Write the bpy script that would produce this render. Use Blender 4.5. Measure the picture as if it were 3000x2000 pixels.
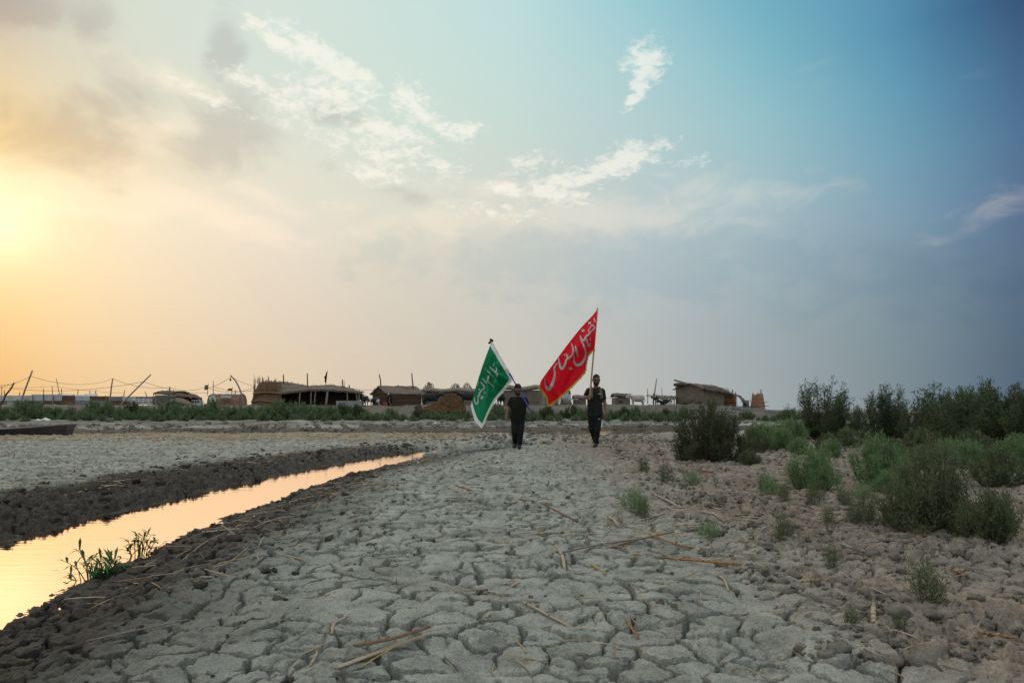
import bpy, bmesh, math, random, time
import numpy as np
from mathutils import Vector, Matrix

for o in list(bpy.data.objects):
    bpy.data.objects.remove(o)
SC = bpy.context.scene
COL = SC.collection
rnd = random.Random(11)
nr = np.random.default_rng(5)

# ------------------------------------------------------------------ layout frame
# the photograph: 3000 x 2000, 24 mm lens, eye 0.9 m above the mud, horizon on row 1200
FPX, HZ, EYE = 2000.0, 1200.0, 0.9
def W(px, py, Y):
    return Vector(((px - 1500.0) / FPX * Y, Y, EYE - (py - HZ) / FPX * Y))

# ------------------------------------------------------------------ camera
cam_data = bpy.data.cameras.new("camera")
cam = bpy.data.objects.new("camera", cam_data)
COL.objects.link(cam)
cam.location = (0, 0, EYE)
cam.rotation_euler = (math.radians(90), 0, 0)
cam_data.sensor_width = 36
cam_data.lens = 24
cam_data.shift_y = 200 / 3000
cam_data.clip_start = 0.05
cam_data.clip_end = 8000
SC.camera = cam
SC.view_settings.view_transform = 'Standard'
SC.view_settings.look = 'None'
SC.view_settings.exposure = 0.0
SC.view_settings.gamma = 1.0
SC.view_settings.use_curve_mapping = False
SC.cycles.max_bounces = 5
SC.cycles.diffuse_bounces = 3

# ------------------------------------------------------------------ sky
SUN_DIR = Vector((-0.755, 1.0, 0.275)).normalized()
SUN_EL = math.asin(SUN_DIR.z)
SUN_AZ = math.atan2(SUN_DIR.x, SUN_DIR.y)
def lin(c):
    return tuple(((v / 255) / 12.92 if v / 255 <= 0.04045 else ((v / 255 + 0.055) / 1.055) ** 2.4) for v in c)
SKX = [0, 300, 750, 1200, 1500, 1850, 2200, 2600, 2800, 3000]
SKY_ROWS = [0, 150, 300, 450, 640, 800, 950, 1100, 1200]
SKT = [
 [(200,190,178),(214,220,205),(214,226,217),(202,224,219),(190,220,220),(155,203,212),(108,172,194),(80,138,172),(64,108,145),(55,82,115)],
 [(222,205,175),(218,220,203),(215,226,216),(204,224,217),(194,220,217),(170,208,212),(130,186,200),(95,152,180),(78,125,158),(66,98,133)],
 [(236,208,160),(225,218,195),(220,226,213),(207,224,214),(198,220,213),(180,208,209),(148,194,202),(105,160,184),(88,136,165),(76,110,145)],
 [(247,212,150),(236,216,180),(226,224,208),(212,223,210),(203,217,209),(185,206,206),(160,194,201),(118,163,183),(100,142,168),(84,116,148)],
 [(254,234,186),(250,232,198),(238,226,206),(222,219,203),(212,212,202),(193,203,202),(170,190,196),(132,160,178),(112,140,165),(93,114,146)],
 [(250,214,154),(246,222,184),(234,218,198),(216,210,196),(204,204,196),(184,195,197),(162,179,186),(130,152,164),(110,134,150),(90,112,134)],
 [(248,204,142),(241,213,172),(229,211,188),(212,203,188),(202,199,189),(183,188,187),(159,172,176),(129,147,156),(109,129,143),(86,106,127)],
 [(240,190,126),(238,205,160),(228,205,175),(213,200,182),(203,198,187),(184,186,183),(161,170,172),(128,143,150),(108,126,138),(84,103,122)],
 [(236,186,124),(235,202,158),(226,203,175),(212,200,183),(203,198,188),(185,186,183),(163,171,173),(129,143,150),(108,126,138),(84,103,122)]]
SKA = np.array([[lin(c) for c in r] for r in SKT])
def sky_frame(px, py):
    px = min(max(px, 0), 3000); py = min(max(py, 0), 1200)
    row = [[np.interp(px, SKX, SKA[j, :, k]) for k in range(3)] for j in range(len(SKY_ROWS))]
    row = np.array(row)
    return np.array([np.interp(py, SKY_ROWS, row[:, k]) for k in range(3)])
ZEN = np.array(lin((244, 248, 248)))
BACK = np.array(lin((196, 204, 210)))
def sky_col(az, el):
    a = max(min(az, 36.87), -36.87)
    e = max(el, 0)
    ta = math.tan(math.radians(a)); ca = math.cos(math.radians(a))
    px = 1500 + FPX * ta
    py = HZ - FPX * math.tan(math.radians(min(e, 60))) / ca
    c = sky_frame(px, py)
    etop = math.degrees(math.atan(0.6 * ca))
    k = max(0.0, min(1.0, (abs(az) - 36.87) / 55)); k = k * k * (3 - 2 * k)
    c = c * (1 - k) + BACK * k
    k = max(0.0, min(1.0, (e - etop) / 40)); k = k * k * (3 - 2 * k)
    return c * (1 - k) + ZEN * k

world = bpy.data.worlds.new("World")
SC.world = world
world.use_nodes = True
wt = world.node_tree
wt.nodes.clear()
def wn(t, **kw):
    n = wt.nodes.new(t)
    for k, v in kw.items():
        setattr(n, k, v)
    return n
def wl(a, b):
    wt.links.new(a, b)
def wmath(op, a, b=None, clamp=False):
    n = wn('ShaderNodeMath', operation=op, use_clamp=clamp)
    for i, v in enumerate((a, b)):
        if v is None: continue
        if isinstance(v, (int, float)): n.inputs[i].default_value = v
        else: wl(v, n.inputs[i])
    return n.outputs[0]
def wrange(v, a, b, c=0.0, d=1.0, kind='SMOOTHSTEP'):
    n = wn('ShaderNodeMapRange', interpolation_type=kind)
    wl(v, n.inputs[0])
    for i, q in enumerate((a, b, c, d)): n.inputs[i + 1].default_value = q
    return n.outputs[0]
def wmix(fac, a, b, mode='MIX'):
    n = wn('ShaderNodeMix', data_type='RGBA', blend_type=mode)
    for s, v in ((n.inputs[0], fac), (n.inputs[6], a), (n.inputs[7], b)):
        if isinstance(v, (int, float)): s.default_value = v
        elif isinstance(v, tuple): s.default_value = (*v, 1)
        else: wl(v, s)
    return n.outputs[2]
tc = wn('ShaderNodeTexCoord')
sep = wn('ShaderNodeSeparateXYZ')
wl(tc.outputs['Generated'], sep.inputs[0])
AZ = wmath('MULTIPLY', wmath('ARCTAN2', sep.outputs[0], sep.outputs[1]), 180 / math.pi)
EL = wmath('MULTIPLY', wmath('ARCSINE', sep.outputs[2]), 180 / math.pi)
azf = wrange(AZ, -180, 180, 0, 1, 'LINEAR')
bands = [0, 3, 6.5, 10, 14, 18, 22, 26, 31, 40, 60, 90]
stops = [-180, -115, -80, -55, -42, -37, -33, -28.5, -24, -18, -12, -6, 0, 5, 10, 15, 20, 25, 29, 33, 37, 42, 55, 80, 115, 180]
cur = None
for i, e in enumerate(bands):
    r = wn('ShaderNodeValToRGB')
    cr = r.color_ramp
    cr.interpolation = 'CARDINAL' if False else 'LINEAR'
    while len(cr.elements) < len(stops): cr.elements.new(0.5)
    for k, a in enumerate(stops):
        cr.elements[k].position = k / 100
    for k in range(len(stops) - 1, -1, -1):
        cr.elements[k].position = (stops[k] + 180) / 360
    for k, a in enumerate(stops):
        cr.elements[k].color = (*sky_col(a, e), 1)
    wl(azf, r.inputs[0])
    cur = r.outputs[0] if cur is None else wmix(wrange(EL, bands[i - 1], e, kind='LINEAR'), cur, r.outputs[0])
# the physical sky supplies part of the light
nish = wn('ShaderNodeTexSky', sky_type='NISHITA', sun_disc=False)
nish.sun_elevation = SUN_EL
nish.sun_rotation = SUN_AZ
nish.dust_density = 4
cur = wmix(0.004, cur, wmix(1.0, nish.outputs[0], (0.16, 0.16, 0.16), 'MULTIPLY'))
# clouds, laid out by azimuth and elevation
uv = wn('ShaderNodeCombineXYZ')
wl(AZ, uv.inputs[0]); wl(EL, uv.inputs[1])
def ae(px, py):
    x = (px - 1500) / FPX; z = (HZ - py) / FPX
    return math.degrees(math.atan(x)), math.degrees(math.atan(z / math.sqrt(1 + x * x)))
def blobs(lst):
    out = None
    for (px, py, rx, ry, rot, s) in lst:
        a, e = ae(px, py)
        ca = math.cos(math.radians(a))
        m = wn('ShaderNodeMapping', vector_type='TEXTURE')
        wl(uv.outputs[0], m.inputs[0])
        m.inputs[1].default_value = (a, e, 0)
        m.inputs[2].default_value = (0, 0, math.radians(rot))
        k = math.degrees(1 / FPX) * ca
        m.inputs[3].default_value = (rx * k * 1.6, ry * k * 1.6, 1)
        g = wn('ShaderNodeTexGradient', gradient_type='SPHERICAL')
        wl(m.outputs[0], g.inputs[0])
        v = wmath('MULTIPLY', g.outputs['Fac'], s)
        out = v if out is None else wmath('MAXIMUM', out, v)
    return out
def cnoise(sx, sy, scale, detail=7, rough=0.6, dist=0.3, off=0.0, rot=0):
    m = wn('ShaderNodeMapping')
    wl(uv.outputs[0], m.inputs[0])
    m.inputs[1].default_value = (off, off * 0.7, 0)
    m.inputs[2].default_value = (0, 0, math.radians(rot))
    m.inputs[3].default_value = (sx, sy, 1)
    n = wn('ShaderNodeTexNoise')
    wl(m.outputs[0], n.inputs['Vector'])
    n.inputs['Scale'].default_value = scale
    n.inputs['Detail'].default_value = detail
    n.inputs['Roughness'].default_value = rough
    n.inputs['Distortion'].default_value = dist
    return n.outputs['Fac']
dark = blobs([(410, 285, 150, 95, -8, 1.0), (660, 385, 185, 125, 10, 1.0), (170, 400, 240, 130, 0, .95), (300, 300, 130, 55, 0, .9), (655, 110, 62, 125, -8, 1.0), (60, 25, 150, 62, 8, 1.0),
              (245, 55, 80, 75, 0, .9), (960, 342, 105, 38, -4, .95), (1180, 560, 100, 32, -10, .8), (20, 330, 70, 120, 0, .8), (980, 490, 60, 24, 0, .6), (330, 560, 110, 30, 0, .5)])
dn = cnoise(0.8, 1.15, 0.20, 9, 0.60, 0.5, 3.1)
dk = wmath('MULTIPLY', wrange(wmath('ADD', wmath('MULTIPLY', dn, 2.0), wmath('MULTIPLY', dark, 0.9)), 1.18, 1.80), wrange(dark, 0.0, 0.45))
cur = wmix(wmath('MULTIPLY', dk, 0.85), cur, wmix(1.0, cur, (0.80, 0.775, 0.80), 'MULTIPLY'))
# low blue-grey bank with a ragged top
bank = blobs([(1900, 790, 900, 120, -2, 1.0), (1575, 690, 130, 55, 0, 1.0), (1300, 760, 420, 70, 0, .8), (2700, 850, 500, 120, 0, .8)])
bn = cnoise(0.8, 1.2, 0.35, 8, 0.55, 0.2, 9.4)
bk = wmath('MULTIPLY', wrange(wmath('ADD', wmath('MULTIPLY', bn, 1.6), wmath('MULTIPLY', bank, 0.8)), 1.05, 1.45), wrange(bank, 0.0, 0.3))
cur = wmix(wmath('MULTIPLY', bk, 0.75), cur, wmix(1.0, cur, (0.86, 0.92, 0.955), 'MULTIPLY'))
soft = blobs([(1700, 625, 520, 70, -2, .9), (2150, 560, 330, 60, -8, .8), (2930, 600, 190, 60, 20, .7), (1350, 640, 420, 70, 0, .9), (560, 600, 330, 60, -14, 1.0),
              (455, 385, 105, 62, 10, 1.0), (540, 250, 180, 40, -12, 1.0), (800, 590, 160, 40, -18, .9), (260, 620, 220, 40, 0, .9), (250, 560, 300, 60, -5, .8), (2320, 260, 160, 40, 20, .35), (2880, 210, 130, 60, 0, .4), (1450, 560, 150, 40, -5, .8)])
sn = cnoise(0.6, 1.3, 0.30, 8, 0.6, 0.5, 17.3)
sk = wmath('MULTIPLY', wrange(wmath('ADD', sn, wmath('MULTIPLY', soft, 0.5)), 0.60, 1.0), wrange(soft, 0.0, 0.25))
cur = wmix(wmath('MULTIPLY', sk, 0.7), cur, wmix(1.0, wmix(0.28, cur, (0.92, 0.80, 0.68)), (1.16, 1.10, 1.05), 'MULTIPLY'))
puff = blobs([(820, 120, 110, 28, -22, .9), (960, 180, 150, 34, -28, 1.0), (1060, 225, 80, 26, -30, .9), (960, 285, 130, 60, -8, .75), (860, 300, 90, 60, 0, .7), (1000, 280, 60, 40, 0, .8), (1200, 300, 70, 60, -40, .75),
              (1260, 350, 130, 26, -28, .8), (1130, 385, 120, 34, -6, .85), (1355, 378, 60, 22, 0, .9), (1120, 460, 110, 70, 0, .65), (1290, 490, 90, 40, -10, .6), (1100, 510, 90, 30, 0, .8), (740, 240, 110, 26, -10, .75),
              (1890, 185, 48, 62, 80, .95), (1880, 240, 66, 34, 60, .85), (1850, 290, 40, 26, 30, .8), (1810, 480, 150, 36, 14, .95), (1850, 455, 60, 40, 0, .9), (1610, 565, 110, 30, -8, .95), (1480, 552, 60, 20, -10, .95), (1640, 530, 60, 24, 0, .9), (2030, 470, 60, 20, 0, .6), (1180, 420, 200, 60, -24, .55), (1000, 420, 140, 50, -10, .5), (1560, 480, 90, 30, 10, .6), (1450, 620, 160, 26, -4, .5), (620, 290, 130, 26, -14, .55),
              (1700, 525, 120, 34, 10, .8), (1910, 110, 40, 14, 0, .55)])
pn = cnoise(0.8, 1.5, 1.05, 9, 0.66, 0.3, 5.7, 18)
pk = wmath('MULTIPLY', wrange(wmath('ADD', pn, wmath('MULTIPLY', puff, 0.50)), 0.60, 0.90), wrange(puff, 0.0, 0.2))
cur = wmix(wmath('MULTIPLY', pk, 0.92), cur, wmix(0.62, cur, (1.06, 0.99, 0.87)))
# glow of the sun behind haze (bright far beyond white at its core)
vd = wn('ShaderNodeVectorMath', operation='DOT_PRODUCT')
nrm = wn('ShaderNodeVectorMath', operation='NORMALIZE')
wl(tc.outputs['Generated'], nrm.inputs[0]); wl(nrm.outputs[0], vd.inputs[0])
vd.inputs[1].default_value = SUN_DIR
omd = wmath('SUBTRACT', 1.0, vd.outputs['Value'])
for s, c in ((0.0010, (0.24, 0.24, 0.20)), (0.0045, (0.08, 0.08, 0.05)), (0.02, (0.02, 0.015, 0.0))):
    g = wmath('EXPONENT', wmath('MULTIPLY', omd, -1 / s))
    gc = wmix(1.0, g, c, 'MULTIPLY')
    cur = wmix(1.0, cur, gc, 'ADD')
SKY_STRENGTH = 0.1
bg = wn('ShaderNodeBackground')
bg.inputs[1].default_value = SKY_STRENGTH
wl(wmix(1.0, cur, (1 / SKY_STRENGTH,) * 3, 'MULTIPLY'), bg.inputs[0])
wo = wn('ShaderNodeOutputWorld')
wl(bg.outputs[0], wo.inputs[0])
for n in wt.nodes:
    if n.type == 'MIX': n.clamp_result = False; n.clamp_factor = True

# ------------------------------------------------------------------ sun (veiled)
sd = bpy.data.lights.new("sun", 'SUN')
sd.energy = 0.5
sd.angle = math.radians(100)
sd.color = (1.0, 0.66, 0.34)
sun = bpy.data.objects.new("sun", sd)
COL.objects.link(sun)
sun.rotation_euler = SUN_DIR.to_track_quat('Z', 'Y').to_euler()

# ------------------------------------------------------------------ numpy noise
def _hash(ix, iy, seed):
    h = (ix.astype(np.int64) * 374761393 + iy.astype(np.int64) * 668265263 + seed * 1442695041) & 0xFFFFFFFF
    h = ((h ^ (h >> 13)) * 1274126177) & 0xFFFFFFFF
    h = ((h ^ (h >> 16)) * 2246822519) & 0xFFFFFFFF
    return ((h ^ (h >> 15)) & 0xFFFFFF) / float(0x1000000)
def gnoise(x, y, seed=0):
    xi = np.floor(x); yi = np.floor(y)
    fx = x - xi; fy = y - yi
    u = fx * fx * fx * (fx * (fx * 6 - 15) + 10); v = fy * fy * fy * (fy * (fy * 6 - 15) + 10)
    def g(dx, dy):
        a = _hash(xi + dx, yi + dy, seed) * 2 * math.pi
        return np.cos(a) * (fx - dx) + np.sin(a) * (fy - dy)
    return ((g(0, 0) * (1 - u) + g(1, 0) * u) * (1 - v) + (g(0, 1) * (1 - u) + g(1, 1) * u) * v) * 1.5
def fbm(x, y, o=4, seed=0, gain=0.5):
    s = 0; a = 1; f = 1
    for k in range(o):
        s = s + a * gnoise(x * f, y * f, seed + k * 17); a *= gain; f *= 2.03
    return s
def voro(x, y, seed, jit=0.9):
    xi = np.floor(x); yi = np.floor(y)
    best = np.full(x.shape, 9.0); bx = np.zeros_like(x); by = np.zeros_like(x); bi = np.zeros(x.shape, np.int64)
    for dx in (-1, 0, 1):
        for dy in (-1, 0, 1):
            cx = xi + dx; cy = yi + dy
            qx = cx + 0.5 + (_hash(cx, cy, seed) - 0.5) * jit; qy = cy + 0.5 + (_hash(cx, cy, seed + 7) - 0.5) * jit
            d = (qx - x) ** 2 + (qy - y) ** 2
            m = d < best
            best = np.where(m, d, best); bx = np.where(m, qx, bx); by = np.where(m, qy, by)
            bi = np.where(m, (cx.astype(np.int64) + 5000) * 20000 + cy.astype(np.int64) + 5000, bi)
    e = np.full(x.shape, 9.0)
    bcx = np.floor(bx); bcy = np.floor(by)
    for dx in (-2, -1, 0, 1, 2):
        for dy in (-2, -1, 0, 1, 2):
            if dx == 0 and dy == 0: continue
            if abs(dx) + abs(dy) > 3: continue
            cx = bcx + dx; cy = bcy + dy
            qx = cx + 0.5 + (_hash(cx, cy, seed) - 0.5) * jit; qy = cy + 0.5 + (_hash(cx, cy, seed + 7) - 0.5) * jit
            vx = qx - bx; vy = qy - by
            l = np.sqrt(vx * vx + vy * vy) + 1e-9
            d = ((0.5 * (qx + bx) - x) * vx + (0.5 * (qy + by) - y) * vy) / l
            e = np.minimum(e, d)
    return bi, np.maximum(e, 0), bx, by
def sst(a, b, x):
    t = np.clip((x - a) / (b - a), 0, 1)
    return t * t * (3 - 2 * t)

# ------------------------------------------------------------------ terrain
NE_Y = [-90, 0, 3, 3.3, 3.85, 4.4, 5.1, 6.3, 7.4, 8.5, 10.4, 12.3, 15, 17, 18.9]
NE_X = [-2.0, -2.1, -2.28, -2.33, -2.44, -2.49, -2.54, -2.62, -2.55, -2.58, -2.50, -2.20, -1.88, -1.35, -.75]
FE_Y = [-90, 0, 5.1, 5.85, 6.3, 7.1, 8.1, 9.2, 9.9, 11.6, 13, 14.1, 15.7, 17.9, 18.9]
FE_X = [-3.7, -3.75, -3.86, -3.86, -3.95, -3.84, -3.8, -3.75, -3.59, -3.5, -3.17, -3.02, -2.55, -1.85, -1.1]
CN_X = [-400, -60, -17, -11.8, -6.7, 0, 1.8, 3, 4.4, 7, 10.5, 16, 40, 400]
CN_Y = [25.0, 25.5, 26, 26.3, 26.7, 26.4, 24.9, 24.4, 25.4, 28.2, 30.5, 33, 45, 60]
CF_X = [-400, -60, -18.9, -13, -7.7, -3.2, 0, 4.3, 8.9, 14.8, 40, 400]
CF_Y = [27.4, 27.8, 28.5, 29, 30.7, 32, 32.8, 34.5, 35.7, 37, 49, 64]
BK_T = [-9, -1.5, -.75, -.5, 0, .2, .27, .31, .36, .42, .6, 9]
BK_H = [1.2, 1.25, 1.3, 1.28, 1.30, 1.34, 1.42, 1.25, 0.95, 0.35, 0.15, 0.1]
def base_h(X, Y):
    X = np.asarray(X, float); Y = np.asarray(Y, float)
    w = 0.10 * fbm(X * 2.3, Y * 2.3, 3, 41) + 0.06 * gnoise(X * 9, Y * 9, 43)
    xn = np.interp(Y, NE_Y, NE_X); xf = np.interp(Y, FE_Y, FE_X)
    dn = X - xn + w; df = xf - X + w * 1.3
    flat = 0.03 * fbm(X * .35, Y * .35, 3, 3)
    hs = np.where(dn > 0, -0.1 + 0.10 * sst(0, 1.2 + 2.6 * sst(10, 15, Y), dn) + 0.02 * sst(0, .12, dn) * (1 - .9 * sst(10, 14, Y)), 0)
    hf = np.where(df > 0, -0.1 + 0.07 * sst(0, .25, df) + 0.06 * sst(.2, 1.4, df), 0)
    ins = np.where((dn <= 0) & (df <= 0), -0.1 - 0.14 * sst(0, .35, np.minimum(-dn, -df)), 0)
    h = np.where(dn > 0, hs, np.where(df > 0, hf, ins))
    k = sst(18.2, 19.0, Y)
    h = h * (1 - k)
    far_in = sst(0.4, 2.0, np.where(dn > 0, dn, df))
    h = h + flat * np.where(Y < 18, far_in, 1)
    # far channel
    wy = 1.0 * fbm(X * .33, Y * .33, 4, 77)
    cn = Y - np.interp(X, CN_X, CN_Y) + wy; cf = np.interp(X, CF_X, CF_Y) - Y + wy * .7
    inside = np.minimum(cn, cf)
    h = np.where((inside > -1.2), h + (-0.1 - h) * sst(-1.2, 0, inside), h)
    h = np.where(inside > 0, -0.1 - 0.2 * sst(0, .8, inside), h)
    t = X / np.maximum(Y, 1)
    bh = np.interp(t, BK_T, BK_H)
    beyond = -cf
    hb = -0.1 + (.13 + .12 * gnoise(X * .45, Y * .45, 19)) * sst(0, 1.2 + .8 * gnoise(X * .8, Y * .8, 18), beyond) + .03 * sst(0, 3, beyond) + 0.10 * sst(.5, 14, beyond) + (bh - .16) * sst(55, 66, Y + 1.2 * fbm(X * .12, Y * .12, 2, 9)) + 0.05 * fbm(X * .4, Y * .4, 3, 8) * sst(1, 6, beyond)
    hb = hb - (hb - 0.25) * sst(170, 420, Y)
    return np.where(beyond > 0, hb, h)
def gz(x, y):
    return float(base_h(np.array([x]), np.array([y]))[0])

PITS = [(0.95, 2.57, .11, .07), (1.75, 2.75, .10, .05), (1.45, 3.6, .10, .05), (0.35, 4.3, .12, .04), (-1.35, 3.1, .14, .06), (-1.2, 3.7, .1, .05), (1.3, 2.2, .15, .03), (2.2, 3.0, .14, .06)]
PLATE = 0.178
def ground_eval(X, Y):
    z = base_h(X, Y)
    xn = np.interp(Y, NE_Y, NE_X); xf = np.interp(Y, FE_Y, FE_X)
    w = 0.35 * fbm(X * .9, Y * .9, 3, 21)
    dn = X - xn; df = xf - X
    rough = sst(.55, 1.9, X + .055 * (Y - 3) + w) * sst(30, 18, Y) * sst(-.9, .3, X)
    near = np.where(dn > 0, 1 - sst(.55, 1.75, dn + w * .9), 0) * (1 - sst(16.5, 18.5, Y))
    calm = 1 - .75 * near * sst(11, 14, Y)
    fbk = np.where(df > 0, 1 - sst(.9, 2.0, df + w * .8), 0) * (1 - sst(15, 19, Y))
    inw = np.where((dn <= 0) & (df <= 0), 1.0, 0.0) * (1 - sst(17.8, 18.6, Y))
    wx = X + .055 * gnoise(X * 4.1, Y * 4.1, 31) + .018 * gnoise(X * 13, Y * 13, 32) + .006 * gnoise(X * 40, Y * 40, 38)
    wy = Y + .055 * gnoise(X * 4.1, Y * 4.1, 33) + .018 * gnoise(X * 13, Y * 13, 34) + .006 * gnoise(X * 40, Y * 40, 39)
    ids, e, cx, cy = voro(wx / PLATE, wy / (PLATE * .86), 5)
    e = e * PLATE
    ci = _hash(cx * 100 // 1, cy * 100 // 1, 3)
    cj = _hash(cx * 100 // 1, cy * 100 // 1, 4)
    ck = _hash(cx * 100 // 1, cy * 100 // 1, 6)
    cw = np.clip(.5 + 1.1 * gnoise(X * 3.2, Y * 3.2, 35), 0, 1)
    lod = np.clip((16 - Y) / 9, 0.3, 1)
    hw = (.0022 + .0125 * cw ** 2.2) * (1 + .07 * np.clip(Y - 3, 0, 12)) * (1 - .35 * rough) * np.where(dn < 0, .7, 1)
    crack = 1 - sst(hw * .70, hw * 1.05 + .0022, e)
    crack = crack * sst(.02, .26, cw + .1 * (1 - lod))
    depth = .095 * (1 - .5 * rough)
    flatz = 1 - np.clip(near * .35 + fbk * .8 + inw, 0, 1)
    dome = .017 * (1 - np.exp(-e / .026)) * (.25 + 1.0 * ck ** 1.5) + .004 * (1 - np.exp(-e / .006))
    und = .024 * gnoise(X * 2.1, Y * 2.1, 45) + .010 * gnoise(X * 5.3, Y * 5.3, 46)
    tilt = und + (ci - .5) * .008 + ((cx * PLATE - wx) * (cj - .5) + (cy * PLATE * .86 - wy) * (ci - .5)) * .10
    # second, finer net of cracks
    i2, e2, c2x, c2y = voro(wx / .098 + 3.3, wy / .088 + 1.7, 15)
    e2 = e2 * .09
    m2 = sst(.0, .5, gnoise(X * 2.2, Y * 2.2, 36))
    c2 = (1 - sst(.0016, .0058, e2)) * m2
    dome2 = .008 * (1 - np.exp(-e2 / .014)) * (.4 + m2)
    # clods on broken ground
    i3, e3, c3x, c3y = voro(X / .075 + .35 * gnoise(X * 9, Y * 9, 51), Y / .075 + .35 * gnoise(X * 9, Y * 9, 52), 25)
    r3 = _hash(c3x * 100 // 1, c3y * 100 // 1, 8)
    clod = (1 - np.exp(-e3 * .075 / .016)) * (r3 ** 2.2)
    bil = np.abs(fbm(X * 5.5, Y * 5.5, 4, 61, .55))
    dist = np.where(Y < 40, 1.0, 0.0) * sst(40, 24, Y)
    patch = sst(-.25, .35, gnoise(X * 1.3, Y * 1.3, 71))
    amp = np.clip(rough * (.10 + 1.0 * patch) + near * .35 * calm + fbk * 1.3 + .04, 0, 1.4)
    d = flatz * (dome + tilt) + dome2 * (1 - inw) - crack * depth * (1 - inw) * (1 - fbk * .6) - c2 * .018 * (1 - inw)
    d = d + amp * (1 - inw * .8) * (.040 * clod + .045 * (bil - .25)) * np.clip(1.25 - Y / 40, .4, 1) + .012 * fbm(X * 14, Y * 14, 4, 81, .6) * (.42 + amp) + .0035 * fbm(X * 45, Y * 45, 3, 82, .6)
    for (qx, qy, rr, dd) in PITS:
        g = ((X - qx) ** 2 + ((Y - qy) * .8) ** 2) / rr ** 2
        d = d - dd * np.exp(-g ** 1.6)
    # far shores: broad roughness only
    gr = (.045 + .07 * sst(52, 56, Y)) * np.abs(fbm(X * 1.1, Y * 1.1, 5, 91, .6)) * sst(18, 26, Y) * sst(400, 60, Y)
    wet = np.clip(near * (1.05 - .45 * sst(.2, 1.1, dn)) + fbk * 1.0 + inw, 0, 1)
    cnn = Y - np.interp(X, CN_X, CN_Y); cff = Y - np.interp(X, CF_X, CF_Y)
    shore = np.where((cnn > -.9 + w) & (cff < 1.1 + w * 2), 1.0, 0.0)
    band2 = np.exp(-((cff - 1.6 - 5 * w) / (.9 + 1.2 * np.abs(w))) ** 2)
    wet = np.clip(np.maximum(wet, np.maximum(shore * .95, band2 * .9 * (1 - sst(9, 14, X)))), 0, 1)
    brown = np.clip(rough * .95 * sst(.3, 2.4, X + .01 * Y + w) + sst(48, 56, Y) * 1.0, 0, 1)
    wet = np.clip(np.maximum(wet, .62 * sst(1.5, 4, cff - 1) * sst(300, 90, Y) * (1 + .8 * gnoise(X * .6, Y * .6, 12))), 0, 1)  # wet value used here to darken the whole far shore
    wet = np.clip(np.maximum(wet, (.70 + .25 * gnoise(X * .9, Y * .9, 14)) * sst(50, 56, Y) * sst(260, 90, Y)), 0, 1)  # bank slope: dark earth tone set through the wet value
    return z + d * dist * calm + gr, wet, brown, ids, rough, near

ygeo = [1.45]
while ygeo[-1] < 60:
    ygeo.append(ygeo[-1] + .0026 * ygeo[-1] * (1 + ygeo[-1] / 12))
while ygeo[-1] < 5000:
    ygeo.append(ygeo[-1] * 1.035)
yrows = np.array([-80, -40, -20, -10, -5, -2.5, -1, 0, .6, 1.0, 1.25] + ygeo)
NC = 1080
tt = np.linspace(-.86, .86, NC)
ext = np.array([.88, .91, .95, 1.0, 1.08, 1.2, 1.4, 1.8, 2.5, 4, 7, 12, 25])
tcol = np.concatenate([-ext[::-1], tt, ext])
YY, TT = np.meshgrid(yrows, tcol, indexing='ij')
XX = TT * (np.maximum(YY, 1.45) + 1.5)
ZZ, WET, BRN, IDS, RGH, NEA = ground_eval(XX, YY)
R_, C_ = XX.shape
vid = np.arange(R_ * C_).reshape(R_, C_)
quads = np.stack([vid[:-1, :-1], vid[:-1, 1:], vid[1:, 1:], vid[1:, :-1]], -1).reshape(-1, 4)
co = np.stack([XX, YY, ZZ], -1).reshape(-1, 3).astype(np.float32)
# vertex normals of the whole sheet
dxr = np.gradient(co.reshape(R_, C_, 3), axis=1); dyr = np.gradient(co.reshape(R_, C_, 3), axis=0)
NRM = np.cross(dxr, dyr).reshape(-1, 3)
NRM /= np.linalg.norm(NRM, axis=1, keepdims=True) + 1e-12
def sheet(name, fq, mat, parent=None):
    u, inv = np.unique(fq.ravel(), return_inverse=True)
    me = bpy.data.meshes.new(name)
    me.vertices.add(len(u)); me.vertices.foreach_set('co', co[u].ravel())
    nf = len(fq)
    me.loops.add(nf * 4); me.loops.foreach_set('vertex_index', inv.astype(np.int32))
    me.polygons.add(nf); me.polygons.foreach_set('loop_start', np.arange(0, nf * 4, 4, dtype=np.int32))
    me.update(calc_edges=True)
    me.polygons.foreach_set('use_smooth', np.ones(nf, bool))
    for an, arr in (('wet', WET), ('brown', BRN)):
        a = me.attributes.new(an, 'FLOAT', 'POINT'); a.data.foreach_set('value', arr.ravel()[u].astype(np.float32))
    me.normals_split_custom_set_from_vertices(NRM[u])
    me.materials.append(mat)
    o = bpy.data.objects.new(name, me); COL.objects.link(o)
    if parent: o.parent = parent
    return o

# ------------------------------------------------------------------ materials
def mat_new(name):
    m = bpy.data.materials.new(name); m.use_nodes = True
    nt = m.node_tree
    b = nt.nodes['Principled BSDF']
    return m, nt, b
def ramp(nt, fac, cols):
    r = nt.nodes.new('ShaderNodeValToRGB')
    while len(r.color_ramp.elements) < len(cols): r.color_ramp.elements.new(.5)
    for k, (p, c) in enumerate(cols):
        r.color_ramp.elements[k].position = p; r.color_ramp.elements[k].color = (*c, 1)
    nt.links.new(fac, r.inputs[0])
    return r.outputs[0]
def noise(nt, scale, detail=5, rough=.6, vec=None, dist=0):
    n = nt.nodes.new('ShaderNodeTexNoise')
    n.inputs['Scale'].default_value = scale; n.inputs['Detail'].default_value = detail; n.inputs['Roughness'].default_value = rough
    n.inputs['Distortion'].default_value = dist
    if vec is not None: nt.links.new(vec, n.inputs['Vector'])
    return n.outputs['Fac']
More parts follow.
